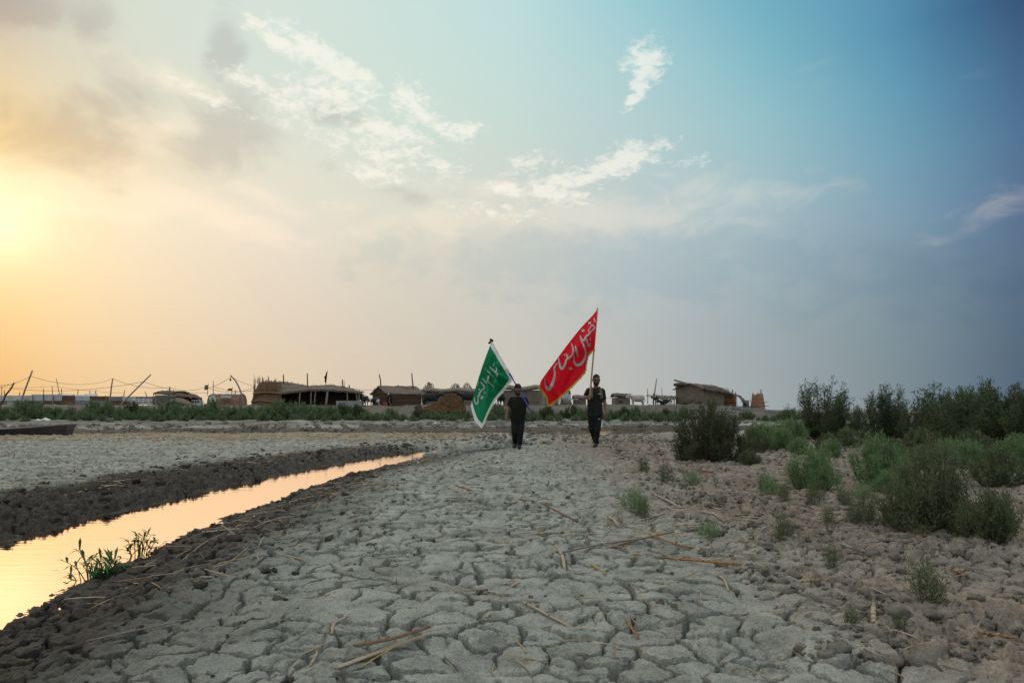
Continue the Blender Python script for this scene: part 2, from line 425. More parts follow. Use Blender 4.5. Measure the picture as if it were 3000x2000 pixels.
def mixc(nt, fac, a, b, mode='MIX'):
    n = nt.nodes.new('ShaderNodeMix'); n.data_type = 'RGBA'; n.blend_type = mode
    for s, v in ((n.inputs[0], fac), (n.inputs[6], a), (n.inputs[7], b)):
        if isinstance(v, (int, float)): s.default_value = v
        elif isinstance(v, tuple): s.default_value = (*v, 1)
        else: nt.links.new(v, s)
    return n.outputs[2]
def mth(nt, op, a, b=None, clamp=False):
    n = nt.nodes.new('ShaderNodeMath'); n.operation = op; n.use_clamp = clamp
    for i, v in enumerate((a, b)):
        if v is None: continue
        if isinstance(v, (int, float)): n.inputs[i].default_value = v
        else: nt.links.new(v, n.inputs[i])
    return n.outputs[0]
def bump(nt, b, h, strength, dist):
    n = nt.nodes.new('ShaderNodeBump'); n.inputs['Strength'].default_value = strength; n.inputs['Distance'].default_value = dist
    nt.links.new(h, n.inputs['Height']); nt.links.new(n.outputs[0], b.inputs['Normal'])
def objcoord(nt, scale=(1, 1, 1), kind='Object'):
    t = nt.nodes.new('ShaderNodeTexCoord'); mp = nt.nodes.new('ShaderNodeMapping')
    nt.links.new(t.outputs[kind], mp.inputs[0]); mp.inputs[3].default_value = scale
    return mp.outputs[0]
def worldpos(nt):
    return nt.nodes.new('ShaderNodeNewGeometry').outputs['Position']
def simple(name, c1, c2, scale=8, rough=.85, bs=.3, bd=.01, stretch=(1, 1, 1), spec=.3, metal=0):
    m, nt, b = mat_new(name)
    v = objcoord(nt, stretch)
    n = noise(nt, scale, 6, .6, v)
    nt.links.new(ramp(nt, n, [(.3, c1), (.7, c2)]), b.inputs['Base Color'])
    b.inputs['Roughness'].default_value = rough
    b.inputs['Specular IOR Level'].default_value = spec
    b.inputs['Metallic'].default_value = metal
    if bs: bump(nt, b, noise(nt, scale * 3, 4, .6, v), bs, bd)
    return m
def mud_material(name, attr=True, wetv=0.0, brownv=0.0):
    m, nt, b = mat_new(name)
    p = worldpos(nt)
    n1 = noise(nt, .9, 6, .6, p); n2 = noise(nt, 7, 6, .65, p); n3 = noise(nt, 95, 5, .75, p)
    dry = ramp(nt, n2, [(.28, (.175, .182, .163)), (.5, (.345, .357, .318)), (.74, (.455, .470, .425))])
    dry = mixc(nt, .8, dry, ramp(nt, n1, [(.34, (.72, .70, .68)), (.5, (1.0, 1.0, 1.0)), (.66, (1.14, 1.15, 1.12))]), 'MULTIPLY')
    dry = mixc(nt, .75, dry, ramp(nt, n3, [(.36, (.50, .49, .49)), (.5, (1.0, 1.0, .99)), (.66, (1.25, 1.24, 1.2))]), 'MULTIPLY')
    br = ramp(nt, n2, [(.3, (.12, .105, .098)), (.5, (.265, .20, .148)), (.75, (.43, .325, .225))])
    br = mixc(nt, .75, br, ramp(nt, n3, [(.36, (.40, .41, .46)), (.5, (.95, .95, .95)), (.66, (1.25, 1.18, 1.1))]), 'MULTIPLY')
    wetc = ramp(nt, n2, [(.3, (.026, .023, .020)), (.6, (.060, .052, .043)), (.8, (.115, .10, .083))])
    if attr:
        a = nt.nodes.new('ShaderNodeAttribute'); a.attribute_name = 'brown'; bf = a.outputs['Fac']
        a2 = nt.nodes.new('ShaderNodeAttribute'); a2.attribute_name = 'wet'; wf = a2.outputs['Fac']
        bf = mth(nt, 'MULTIPLY', bf, ramp(nt, n1, [(.32, (.35,) * 3), (.62, (1,) * 3)]))
        wf = ramp(nt, mth(nt, 'ADD', wf, mth(nt, 'MULTIPLY', mth(nt, 'SUBTRACT', n2, .5), .7)), [(.15, (0,) * 3), (.92, (1,) * 3)])
        c = mixc(nt, bf, dry, br); c = mixc(nt, wf, c, wetc)
        r = nt.nodes.new('ShaderNodeMapRange'); nt.links.new(wf, r.inputs[0]); r.inputs[3].default_value = .95; r.inputs[4].default_value = .62
        nt.links.new(r.outputs[0], b.inputs['Roughness'])
    else:
        c = mixc(nt, brownv, dry, br); c = mixc(nt, wetv, c, wetc)
        b.inputs['Roughness'].default_value = .9
    nt.links.new(c, b.inputs['Base Color'])
    b.inputs['Specular IOR Level'].default_value = .25
    hb = mth(nt, 'ADD', mth(nt, 'MULTIPLY', noise(nt, 26, 6, .75, p), 1.0), mth(nt, 'MULTIPLY', noise(nt, 110, 3, .6, p), .45))
    bump(nt, b, hb, .75, .022)
    return m
M = {}
M['mud'] = mud_material('dried_mud')
M['clod_dry'] = mud_material('mud_clod_grey', False, .40, .5)
M['clod_wet'] = mud_material('mud_clod_wet', False, .93, .3)
M['clod_pale'] = mud_material('mud_clod_pale', False, .15, 0)

# ------------------------------------------------------------------ ground objects
near_mask = (YY < 9.5) & (YY > 1.9) & (np.abs(TT) < .8) & (XX > np.interp(YY, NE_Y, NE_X) + .5) & (np.abs(XX / YY) < .77)
fid = IDS[:-1, :-1].reshape(-1)
fmask = near_mask[:-1, :-1].reshape(-1)
vals, cnt = np.unique(fid[fmask], return_counts=True)
ok = vals[np.argsort(-cnt)][:290]
order = np.argsort(fid, kind='stable')
sf = fid[order]
take = np.zeros(len(fid), bool)
groups = []
for v in ok:
    a, b = np.searchsorted(sf, v, 'left'), np.searchsorted(sf, v, 'right')
    idx = order[a:b]
    take[idx] = True
    groups.append(idx)
ground = sheet('ground', quads[~take], M['mud'])
ground['kind'] = 'structure'
ground['label'] = 'grey cracked mud flat with a stream channel and a low bank'
for idx in groups:
    sheet('mud_plate', quads[idx], M['mud'], ground)

# ------------------------------------------------------------------ mesh helpers
def thing(name, label, cat, loc=(0, 0, 0), group=None, rz=0):
    o = bpy.data.objects.new(name, None); COL.objects.link(o)
    o.empty_display_size = .2
    o.location = loc; o.rotation_euler = (0, 0, rz)
    o['label'] = label; o['category'] = cat
    if group: o['group'] = group
    return o
def tag(o, label, cat, group=None):
    o['label'] = label; o['category'] = cat
    if group: o['group'] = group
    return o
class MB:
    def __init__(s): s.v = []; s.f = []
    def add(s, vs, fs):
        n = len(s.v); s.v += [tuple(v) for v in vs]; s.f += [tuple(i + n for i in f) for f in fs]; return s
    def box(s, c, d, rot=None):
        c = Vector(c); d = Vector(d) / 2
        R = rot if rot is not None else Matrix.Identity(3)
        vs = [c + R @ Vector((x * d.x, y * d.y, z * d.z)) for x in (-1, 1) for y in (-1, 1) for z in (-1, 1)]
        return s.add(vs, [(0, 1, 3, 2), (4, 6, 7, 5), (0, 4, 5, 1), (2, 3, 7, 6), (0, 2, 6, 4), (1, 5, 7, 3)])
    def loft(s, pts, ra, rb=None, n=8, up=(0, 0, 1), caps=True):
        pts = [Vector(p) for p in pts]; rb = rb or ra
        rings = []
        for i, p in enumerate(pts):
            t = (pts[min(i + 1, len(pts) - 1)] - pts[max(i - 1, 0)]).normalized()
            u = Vector(up)
            if abs(t.dot(u)) > .95: u = Vector((0, 1, 0)) if abs(t.y) < .9 else Vector((1, 0, 0))
            a = t.cross(u).normalized(); b = a.cross(t).normalized()
            rings.append([p + a * (math.cos(2 * math.pi * k / n) * ra[i]) + b * (math.sin(2 * math.pi * k / n) * rb[i]) for k in range(n)])
        vs = [v for r in rings for v in r]
        fs = [(i * n + k, i * n + (k + 1) % n, (i + 1) * n + (k + 1) % n, (i + 1) * n + k) for i in range(len(pts) - 1) for k in range(n)]
        if caps:
            fs += [tuple(range(n - 1, -1, -1)), tuple((len(pts) - 1) * n + k for k in range(n))]
        return s.add(vs, fs)
    def cap(s, p0, p1, r0, r1, n=10, k=3):
        """closed tapered limb with rounded ends"""
        p0 = Vector(p0); p1 = Vector(p1); d = (p1 - p0).normalized() if (p1 - p0).length > 1e-6 else Vector((0, 0, 1))
        pts = []; rs = []
        for i in range(k):
            a = math.pi / 2 * (1 - i / k) ; pts.append(p0 - d * r0 * math.sin(a)); rs.append(max(r0 * math.cos(a), .001))
        pts += [p0, p1]; rs += [r0, r1]
        for i in range(1, k + 1):
            a = math.pi / 2 * i / k; pts.append(p1 + d * r1 * math.sin(a)); rs.append(max(r1 * math.cos(a), .001))
        u = Vector((.123, .9, .3)).normalized() if abs(d.z) > .9 else Vector((0, 0, 1))
        return s.loft(pts, rs, n=n, up=u)
    def ell(s, c, r, n=12, m=8, rot=None):
        c = Vector(c); R = rot if rot is not None else Matrix.Identity(3); vs = []; fs = []
        for i in range(m + 1):
            a = -math.pi / 2 + math.pi * i / m
            for k in range(n):
                b = 2 * math.pi * k / n
                vs.append(c + R @ Vector((r[0] * math.cos(a) * math.cos(b), r[1] * math.cos(a) * math.sin(b), r[2] * math.sin(a))))
        for i in range(m):
            for k in range(n):
                fs.append((i * n + k, i * n + (k + 1) % n, (i + 1) * n + (k + 1) % n, (i + 1) * n + k))
        return s.add(vs, fs)
    def prism(s, poly, off):
        """closed outline poly (list of points) extruded by the vector off"""
        poly = [Vector(p) for p in poly]; off = Vector(off); n = len(poly)
        vs = poly + [p + off for p in poly]
        fs = [tuple(range(n)), tuple(range(2 * n - 1, n - 1, -1))] + [(i, i + n, (i + 1) % n + n, (i + 1) % n) for i in range(n)]
        return s.add(vs, fs)
    def grid(s, P):
        """P[i][j] points -> quads"""
        a, b = len(P), len(P[0])
        return s.add([p for r in P for p in r], [(i * b + j, i * b + j + 1, (i + 1) * b + j + 1, (i + 1) * b + j) for i in range(a - 1) for j in range(b - 1)])
    def slab(s, P, th):
        """grid surface with thickness th (vector)"""
        a, b = len(P), len(P[0]); th = Vector(th)
        top = [p for r in P for p in r]; n = len(top)
        vs = top + [Vector(p) - th for p in top]; fs = []
        for i in range(a - 1):
            for j in range(b - 1):
                q = (i * b + j, i * b + j + 1, (i + 1) * b + j + 1, (i + 1) * b + j)
                fs.append(q); fs.append(tuple(x + n for x in reversed(q)))
        rim = [j for j in range(b)] + [i * b + b - 1 for i in range(1, a)] + [(a - 1) * b + j for j in range(b - 2, -1, -1)] + [i * b for i in range(a - 2, 0, -1)]
        for k in range(len(rim)):
            x, y = rim[k], rim[(k + 1) % len(rim)]
            fs.append((y, x, x + n, y + n))
        return s.add(vs, fs)
    def build(s, name, mat, parent=None, smooth=False, local=False, fix=True):
        me = bpy.data.meshes.new(name)
        off = Vector(parent.location) if (parent is not None and not local) else Vector((0, 0, 0))
        if parent is not None and not local and parent.parent is not None: off += Vector(parent.parent.location)
        me.from_pydata([tuple(Vector(v) - off) for v in s.v], [], s.f)
        if fix:
            bm = bmesh.new(); bm.from_mesh(me); bmesh.ops.recalc_face_normals(bm, faces=bm.faces); bm.to_mesh(me); bm.free()
        if smooth:
            me.polygons.foreach_set('use_smooth', np.ones(len(me.polygons), bool))
        if mat: me.materials.append(mat)
        o = bpy.data.objects.new(name, me); COL.objects.link(o)
        if parent is not None: o.parent = parent
        return o
    def remesh(s, name, mat, parent=None, vox=.014, smooth_it=4, disp=None):
        o = s.build('tmp', None, None)
        md = o.modifiers.new('r', 'REMESH'); md.mode = 'VOXEL'; md.voxel_size = vox
        ms = o.modifiers.new('s', 'SMOOTH'); ms.factor = .5; ms.iterations = smooth_it
        dg = bpy.context.evaluated_depsgraph_get()
        me = bpy.data.meshes.new_from_object(o.evaluated_get(dg))
        old = o.data
        bpy.data.objects.remove(o); bpy.data.meshes.remove(old)
        me.name = name
        off = Vector((0, 0, 0))
        if parent is not None: off = Vector(parent.location)
        c = np.empty(len(me.vertices) * 3, np.float32); me.vertices.foreach_get('co', c); c = c.reshape(-1, 3)
        if disp is not None: c = disp(c)
        c = c - np.array(off, np.float32)
        me.vertices.foreach_set('co', c.ravel().astype(np.float32)); me.update()
        me.polygons.foreach_set('use_smooth', np.ones(len(me.polygons), bool))
        me.materials.clear(); me.materials.append(mat)
        q = bpy.data.objects.new(name, me); COL.objects.link(q)
        if parent is not None: q.parent = parent
        return q
def tri_mesh(name, V, T, mat, smooth=False, uvs=None):
    """numpy arrays -> mesh datablock of triangles"""
    me = bpy.data.meshes.new(name)
    V = np.asarray(V, np.float32); T = np.asarray(T, np.int32)
    me.vertices.add(len(V)); me.vertices.foreach_set('co', V.ravel())
    k = T.shape[1]
    me.loops.add(T.size); me.loops.foreach_set('vertex_index', T.ravel())
    me.polygons.add(len(T)); me.polygons.foreach_set('loop_start', np.arange(0, T.size, k, dtype=np.int32))
    me.update(calc_edges=True)
    if smooth: me.polygons.foreach_set('use_smooth', np.ones(len(T), bool))
    me.materials.append(mat)
    return me
def link(name, me, parent=None, loc=None):
    o = bpy.data.objects.new(name, me); COL.objects.link(o)
    if parent is not None: o.parent = parent
    if loc is not None: o.location = loc
    return o
def cat_rom(pts, k=6):
    pts = [Vector(p) for p in pts]; out = []
    P = [pts[0] * 2 - pts[1]] + pts + [pts[-1] * 2 - pts[-2]]
    for i in range(1, len(P) - 2):
        for j in range(k):
            t = j / k; a, b, c, d = P[i - 1], P[i], P[i + 1], P[i + 2]
            out.append(.5 * ((2 * b) + (c - a) * t + (2 * a - 5 * b + 4 * c - d) * t * t + (3 * b - a - 3 * c + d) * t ** 3))
    out.append(pts[-1])
    return out

# ------------------------------------------------------------------ water
def water_mat(name, deep, rough, k0):
    m, nt, b = mat_new(name)
    p = worldpos(nt)
    g = nt.nodes.new('ShaderNodeBsdfGlossy'); g.inputs['Roughness'].default_value = rough
    d = nt.nodes.new('ShaderNodeBsdfDiffuse'); d.inputs['Color'].default_value = (*deep, 1)
    fr = nt.nodes.new('ShaderNodeFresnel'); fr.inputs['IOR'].default_value = 1.33
    f = mth(nt, 'ADD', mth(nt, 'MULTIPLY', fr.outputs[0], 1 - k0), k0, True)
    mp = nt.nodes.new('ShaderNodeMapping'); nt.links.new(p, mp.inputs[0]); mp.inputs[3].default_value = (1.5, 5, 1)
    h = noise(nt, 2.2, 3, .5, mp.outputs[0])
    bn = nt.nodes.new('ShaderNodeBump'); bn.inputs['Strength'].default_value = .10; bn.inputs['Distance'].default_value = .02
    nt.links.new(h, bn.inputs['Height'])
    nt.links.new(bn.outputs[0], g.inputs['Normal']); nt.links.new(bn.outputs[0], fr.inputs['Normal'])
    mx = nt.nodes.new('ShaderNodeMixShader')
    nt.links.new(f, mx.inputs[0]); nt.links.new(d.outputs[0], mx.inputs[1]); nt.links.new(g.outputs[0], mx.inputs[2])
    g.inputs['Color'].default_value = (.92, .76, .64, 1)
    nt.links.new(mx.outputs[0], nt.nodes['Material Output'].inputs[0])
    return m
M['stream'] = water_mat('still_water', (.11, .07, .035), .02, .16)
M['channel'] = water_mat('green_water', (.06, .065, .04), .05, .12)
ys = list(np.linspace(-20, 18.5, 60))
P = [[Vector((float(np.interp(y, FE_Y, FE_X)) - .5, y, -.1)), Vector((float(np.interp(y, FE_Y, FE_X)) * .5 + float(np.interp(y, NE_Y, NE_X)) * .5, y, -.1)), Vector((float(np.interp(y, NE_Y, NE_X)) + .5, y, -.1))] for y in ys]
o = MB().grid(P).build('stream_water', M['stream']); o['kind'] = 'structure'; o['label'] = 'narrow still stream mirroring the orange sunset sky'
xs = list(np.linspace(-120, 60, 90))
P = [[Vector((x, float(np.interp(x, CN_X, CN_Y)) - 1.0, -.104)), Vector((x, float(np.interp(x, CF_X, CF_Y)) + 1.0, -.104))] for x in xs]
o = MB().grid(P).build('channel_water', M['channel']); o['kind'] = 'structure'; o['label'] = 'shallow green water channel in front of the far shore'
# ------------------------------------------------------------------ more materials
def reed_mat(name, c1, c2, stretch=(9, 9, .8), scale=4):
    return simple(name, c1, c2, scale, .9, .6, .03, stretch, .15)
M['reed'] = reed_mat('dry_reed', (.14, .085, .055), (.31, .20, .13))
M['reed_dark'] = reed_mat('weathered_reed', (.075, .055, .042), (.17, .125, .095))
M['thatch'] = reed_mat('grey_thatch', (.105, .088, .07), (.25, .215, .17), (3, 3, 3), 3)
M['reed_red'] = reed_mat('red_brown_reed', (.22, .12, .075), (.45, .26, .165))
M['mudwall'] = simple('mud_plaster', (.155, .13, .10), (.25, .215, .165), 1.6, .95, .5, .04, (1, 1, 2.5), .1)
M['mudwall_grey'] = simple('grey_mud_plaster', (.13, .118, .105), (.215, .20, .178), 1.6, .95, .5, .04, (1, 1, 2.5), .1)
M['concrete'] = simple('concrete', (.22, .225, .22), (.32, .33, .32), 3, .9, .3, .01)
M['dung'] = simple('dung_cake', (.06, .034, .019), (.16, .092, .050), 3, .95, .5, .02, spec=.1)
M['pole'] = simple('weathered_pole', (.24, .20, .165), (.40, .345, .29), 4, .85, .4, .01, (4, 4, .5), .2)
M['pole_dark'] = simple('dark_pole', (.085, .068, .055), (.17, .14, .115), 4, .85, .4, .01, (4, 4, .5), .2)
M['rust'] = simple('rusty_sheet', (.10, .045, .025), (.22, .11, .06), 2.5, .8, .2, .01)
M['zinc'] = simple('pale_sheet', (.40, .42, .42), (.56, .57, .56), 1.2, .5, .1, .01, spec=.4)
M['zinc_grey'] = simple('grey_sheet', (.17, .18, .195), (.28, .29, .30), 1.2, .6, .1, .01, spec=.4)
M['brown_sheet'] = simple('brown_board', (.14, .095, .065), (.25, .18, .125), 2, .85, .3, .01)
M['white'] = simple('white_paint', (.66, .67, .66), (.78, .78, .77), 3, .6, .1, .005)
M['cable'] = simple('black_cable', (.015, .014, .013), (.03, .028, .026), 3, .6, 0)
M['black'] = simple('black_cloth', (.004, .004, .006), (.010, .010, .013), 4, .9, .3, .01, spec=.2)
M['black_flag'] = simple('black_flag_cloth', (.006, .006, .008), (.014, .014, .016), 4, .9, .3, .01)
M['skin'] = simple('skin', (.20, .092, .06), (.26, .125, .082), 6, .55, .1, .004)
M['hair'] = simple('black_hair', (.006, .005, .005), (.016, .013, .012), 30, .7, .5, .01)
M['shirt_olive'] = simple('olive_black_shirt', (.006, .0075, .004), (.013, .0145, .008), 5, .9, .5, .02, (3, 3, 1))
M['shirt_grey'] = simple('charcoal_shirt', (.010, .012, .011), (.020, .023, .021), 5, .9, .5, .02, (3, 3, 1))
M['trouser'] = simple('black_trousers', (.004, .004, .006), (.009, .009, .012), 5, .9, .5, .02, (3, 3, 1))
M['shoe'] = simple('dark_shoe', (.012, .011, .012), (.03, .028, .03), 8, .6, .2, .01)
M['sole'] = simple('grey_sole', (.16, .16, .165), (.25, .25, .26), 8, .8, .2, .01)
M['camo'] = simple('camouflage_strap', (.03, .028, .018), (.20, .15, .10), 28, .9, .2, .01)
M['blue'] = simple('blue_pole_paint', (.035, .06, .30), (.06, .10, .42), 6, .45, .1, .003)
M['cane'] = simple('cane_pole', (.34, .215, .11), (.50, .34, .19), 6, .6, .3, .005, (6, 6, .7))
def cloth_mat(name, c1, c2, tr):
    m, nt, b = mat_new(name)
    v = objcoord(nt, (2, 2, 1))
    nt.links.new(ramp(nt, noise(nt, 1.7, 5, .6, v), [(.3, c1), (.7, c2)]), b.inputs['Base Color'])
    b.inputs['Roughness'].default_value = .75; b.inputs['Specular IOR Level'].default_value = .2
    bump(nt, b, noise(nt, 5, 4, .5, objcoord(nt, (4, 4, 1))), .25, .03)
    t = nt.nodes.new('ShaderNodeBsdfTranslucent'); t.inputs[0].default_value = (*c2, 1)
    mx = nt.nodes.new('ShaderNodeMixShader'); mx.inputs[0].default_value = tr
    nt.links.new(b.outputs[0], mx.inputs[1]); nt.links.new(t.outputs[0], mx.inputs[2])
    nt.links.new(mx.outputs[0], nt.nodes['Material Output'].inputs[0])
    return m
M['red_cloth'] = cloth_mat('red_flag_cloth', (.62, .006, .016), (.84, .014, .034), .24)
M['green_cloth'] = cloth_mat('green_flag_cloth', (.004, .17, .065), (.010, .27, .11), .18)
M['white_cloth'] = cloth_mat('white_flag_border', (.72, .74, .76), (.84, .85, .86), .3)
M['print'] = cloth_mat('pale_printed_lettering', (.44, .49, .475), (.54, .59, .575), .2)
M['fringe'] = cloth_mat('gold_fringe', (.42, .30, .03), (.62, .46, .06), .2)
M['buffalo'] = simple('black_hide', (.010, .010, .012), (.028, .027, .030), 6, .7, .3, .02, spec=.3)
M['cow_white'] = simple('pale_hide', (.40, .36, .30), (.55, .50, .43), 4, .8, .2, .01)
def patch_mat(name, c1, c2, scale):
    m, nt, b = mat_new(name)
    f = noise(nt, scale, 2, .4, objcoord(nt), .3)
    nt.links.new(ramp(nt, f, [(.50, c1), (.53, c2)]), b.inputs['Base Color']); b.inputs['Roughness'].default_value = .8
    return m
M['pied'] = patch_mat('black_and_white_hide', (.012, .012, .013), (.60, .58, .54), 2.2)
M['horn'] = simple('horn', (.05, .045, .04), (.11, .10, .085), 6, .5, .1, .01)
M['inside_shade'] = simple('painted_inside_shade', (.010, .009, .008), (.02, .018, .016), 4, .95, 0)  # near-black: the unlit inside of openings put into the colour
M['red_plastic'] = simple('red_plastic', (.36, .025, .025), (.48, .04, .035), 4, .5, 0)
M['blue_tarp'] = simple('blue_tarpaulin', (.05, .10, .24), (.09, .16, .34), 4, .6, .3, .02)
M['tarp'] = simple('grey_white_tarpaulin', (.42, .46, .47), (.58, .62, .63), 2.0, .75, .4, .05)
M['boat'] = simple('dark_boat_boards', (.035, .027, .027), (.085, .066, .062), 3, .75, .5, .01, (.6, 3, 5), .3)
M['boat_rim'] = simple('grey_boat_rail', (.13, .12, .125), (.24, .23, .235), 4, .7, .4, .01, (.6, 3, 3), .3)

# ------------------------------------------------------------------ people
def hand(mb, wrist, tip_dir, palm_n, L=.18, curl=0.5, r=.011):
    """palm with five separate bent fingers"""
    w = Vector(wrist); d = Vector(tip_dir).normalized(); n = Vector(palm_n).normalized(); s = d.cross(n).normalized()
    pl = L * .52
    mb.loft([w - d * .02, w + d * pl * .45, w + d * pl], [.026, .040, .042], [.020, .019, .015], n=10, up=n)
    for k, (o, ln) in enumerate(((-.031, .74), (-.011, .92), (.011, 1.0), (.031, .9))):
        b = w + d * pl + s * o; l = L * .5 * ln
        a1 = (d * math.cos(curl) + n * math.sin(curl)).normalized()
        a2 = (d * math.cos(curl * 2.2) + n * math.sin(curl * 2.2)).normalized()
        m_ = b + a1 * l * .5
        mb.cap(b - d * .015, m_, r, r * .92, 6, 2); mb.cap(m_, m_ + a2 * l * .5, r * .92, r * .75, 6, 2)
    tb = w + d * pl * .25 - s * .03
    t1 = tb + (d * .7 - s * .6 + n * .35).normalized() * L * .22
    mb.cap(tb, t1, .015, .012, 6, 2); mb.cap(t1, t1 + (d * .8 + n * .6).normalized() * L * .2, .012, .009, 6, 2)

def build_person(label, J, Y0, shirt, hem, straps=None, stripe=False, hairline=.078):
    """J: joint -> (px, py, depth offset); every joint is converted to its place in the scene"""
    p = {k: W(v[0], v[1], Y0 + v[2]) for k, v in J.items()}
    root_loc = Vector((p['pelvis'].x, Y0, gz(p['pelvis'].x, Y0)))
    root = thing('person', label, 'person', root_loc)
    up = (p['head'] - p['neck']).normalized()
    # continuous body
    b = MB()
    hd = p['head']
    R = Vector((0, 0, 1)).rotation_difference(up).to_matrix()
    b.ell(hd + R @ Vector((0, .012, .018)), (.082, .098, .108), 16, 12, R)
    b.ell(hd + R @ Vector((0, -.020, -.052)), (.058, .068, .068), 14, 10, R)
    b.ell(hd + R @ Vector((0, -.104, -.012)), (.013, .022, .024), 8, 6, R)
    b.cap(hd + R @ Vector((0, -.085, .02)), hd + R @ Vector((0, -.105, -.01)), .009, .013, 8, 2)
    for sx in (-1, 1):
        b.ell(hd + R @ Vector((sx * .087, .012, -.006)), (.015, .024, .036), 8, 8, R)
        b.ell(hd + R @ Vector((sx * .033, -.084, .026)), (.026, .014, .009), 8, 6, R)
    b.cap(p['neck'] + Vector((0, .01, -.03)), hd + R @ Vector((0, .02, -.05)), .062, .056, 12)
    b.loft([p['pelvis'] + Vector((0, 0, -.06)), p['pelvis'] + Vector((0, 0, .08)), p['waist'], p['chest'], p['neck'] + Vector((0, 0, -.06)), p['neck']],
           [.12, .155, .14, .165, .13, .055], [.09, .11, .10, .12, .085, .05], n=16, up=(0, 1, 0))
    for s in 'lr':
        sh, el, wr, hn = p['sh_' + s], p['el_' + s], p['wr_' + s], p['hand_' + s]
        b.cap(sh, el, .058, .043); b.cap(el, wr, .044, .029)
        b.cap(p['hip_' + s], p['kn_' + s], .085, .058); b.cap(p['kn_' + s], p['an_' + s], .056, .038)
        gl = J['hand_' + s][3] if len(J['hand_' + s]) > 3 else None
        if gl: hand(b, wr, hn - wr, Vector(gl), .18, 1.05)
        else: hand(b, wr, hn - wr, Vector((.8 if s == 'l' else -.8, .4, 0)), .185, .42)
        an, toe = p['an_' + s], p['toe_' + s]
        b.cap(an + Vector((0, .03, -.03)), toe, .04, .034)
    b.remesh('body', M['skin'], root, .011, 3)
    # eyes and brows
    for sx in (-1, 1):
        MB().ell(hd + R @ Vector((sx * .032, -.089, .008)), (.013, .009, .008), 8, 6, R).build('eye', M['hair'], root, True)
        MB().cap(hd + R @ Vector((sx * .014, -.098, .030)), hd + R @ Vector((sx * .052, -.084, .032)), .007, .006, 8, 2).build('eyebrow', M['hair'], root, True)
    MB().cap(hd + R @ Vector((-.022, -.087, -.062)), hd + R @ Vector((.022, -.087, -.062)), .007, .007, 8, 2).build('mouth', simple('lips', (.17, .07, .055), (.2, .09, .07), 5), root, True)
    # hair and beard
    h = MB()
    h.ell(hd + R @ Vector((0, .022, .050)), (.088, .102, .092), 16, 10, R)
    h.ell(hd + R @ Vector((0, .055, .0)), (.078, .070, .080), 14, 10, R)
    def keep(c):
        q = (c - np.array(hd)) @ np.array(R)
        face = (q[:, 1] < -.03) & (q[:, 2] < hairline)
        q[face, 1] = -.03
        return q @ np.array(R).T + np.array(hd)
    h.remesh('hair', M['hair'], root, .012, 2, keep)
    br = MB()
    br.ell(hd + R @ Vector((0, -.030, -.082)), (.064, .066, .050), 14, 10, R)
    for sx in (-1, 1): br.cap(hd + R @ Vector((sx * .070, -.008, .0)), hd + R @ Vector((sx * .048, -.035, -.075)), .014, .03, 8, 2)
    br.cap(hd + R @ Vector((-.034, -.089, -.047)), hd + R @ Vector((.034, -.089, -.047)), .010, .010, 8, 2)
    br.remesh('beard', M['hair'], root, .010, 1)
    # shirt
    s_ = MB()
    hemv = [p['pelvis'] + Vector((0, 0, hem)), p['pelvis'] + Vector((0, 0, hem + .10)), p['waist'], p['chest'], p['chest'] + Vector((0, 0, .10)), p['neck'] + Vector((0, .0, -.035)), p['neck'] + Vector((0, .0, .0))]
    s_.loft(hemv, [.185, .188, .185, .20, .19, .12, .078], [.135, .135, .135, .15, .135, .095, .075], n=20, up=(0, 1, 0))
    for s in 'lr':
        sh, el = p['sh_' + s], p['el_' + s]
        s_.cap(sh, sh.lerp(el, .60), .076, .068)
        s_.cap(sh, p['neck'] + Vector((0, 0, -.05)), .07, .07)
    def wrinkle(c):
        x, y, z = c[:, 0], c[:, 1], c[:, 2]
        n = gnoise(x * 9 + z * 5, z * 6 - x * 3, 5) * .012 + gnoise(x * 22, z * 12, 6) * .005
        c = c.copy(); c[:, 1] += n; c[:, 0] += n * .5
        return c
    s_.remesh('shirt', shirt, root, .013, 3, wrinkle)
    # trousers
    t_ = MB()
    t_.loft([p['pelvis'] + Vector((0, 0, -.10)), p['pelvis'], p['pelvis'] + Vector((0, 0, .10))], [.165, .175, .165], [.12, .13, .12], n=18, up=(0, 1, 0))
    for s in 'lr':
        t_.cap(p['hip_' + s], p['kn_' + s], .098, .076); t_.cap(p['kn_' + s], p['an_' + s].lerp(p['kn_' + s], .06), .074, .060)
    t_.remesh('trousers', M['trouser'], root, .014, 2, wrinkle)
    for s in 'lr':
        an, toe = p['an_' + s], p['toe_' + s]
        d = (toe - an); d.z *= .3; d.normalize()
        f = MB(); f.cap(an + Vector((0, .02, -.045)), toe + d * .02, .052, .043); f.cap(an, an + Vector((0, 0, -.05)), .05, .052)
        sh_ = f.remesh('shoe', M['shoe'], root, .012, 2)
        so = MB(); so.loft([an - d * .05 + Vector((0, 0, -.088)), an + d * .06 + Vector((0, 0, -.092)), toe + Vector((0, 0, -.028)), toe + d * .05 + Vector((0, 0, -.02))], [.04, .045, .05, .02], [.014, .014, .014, .012], n=8)
        q = so.build('sole', M['sole'], None, True); q.parent = sh_
        q.data.transform(Matrix.Translation(-root_loc))
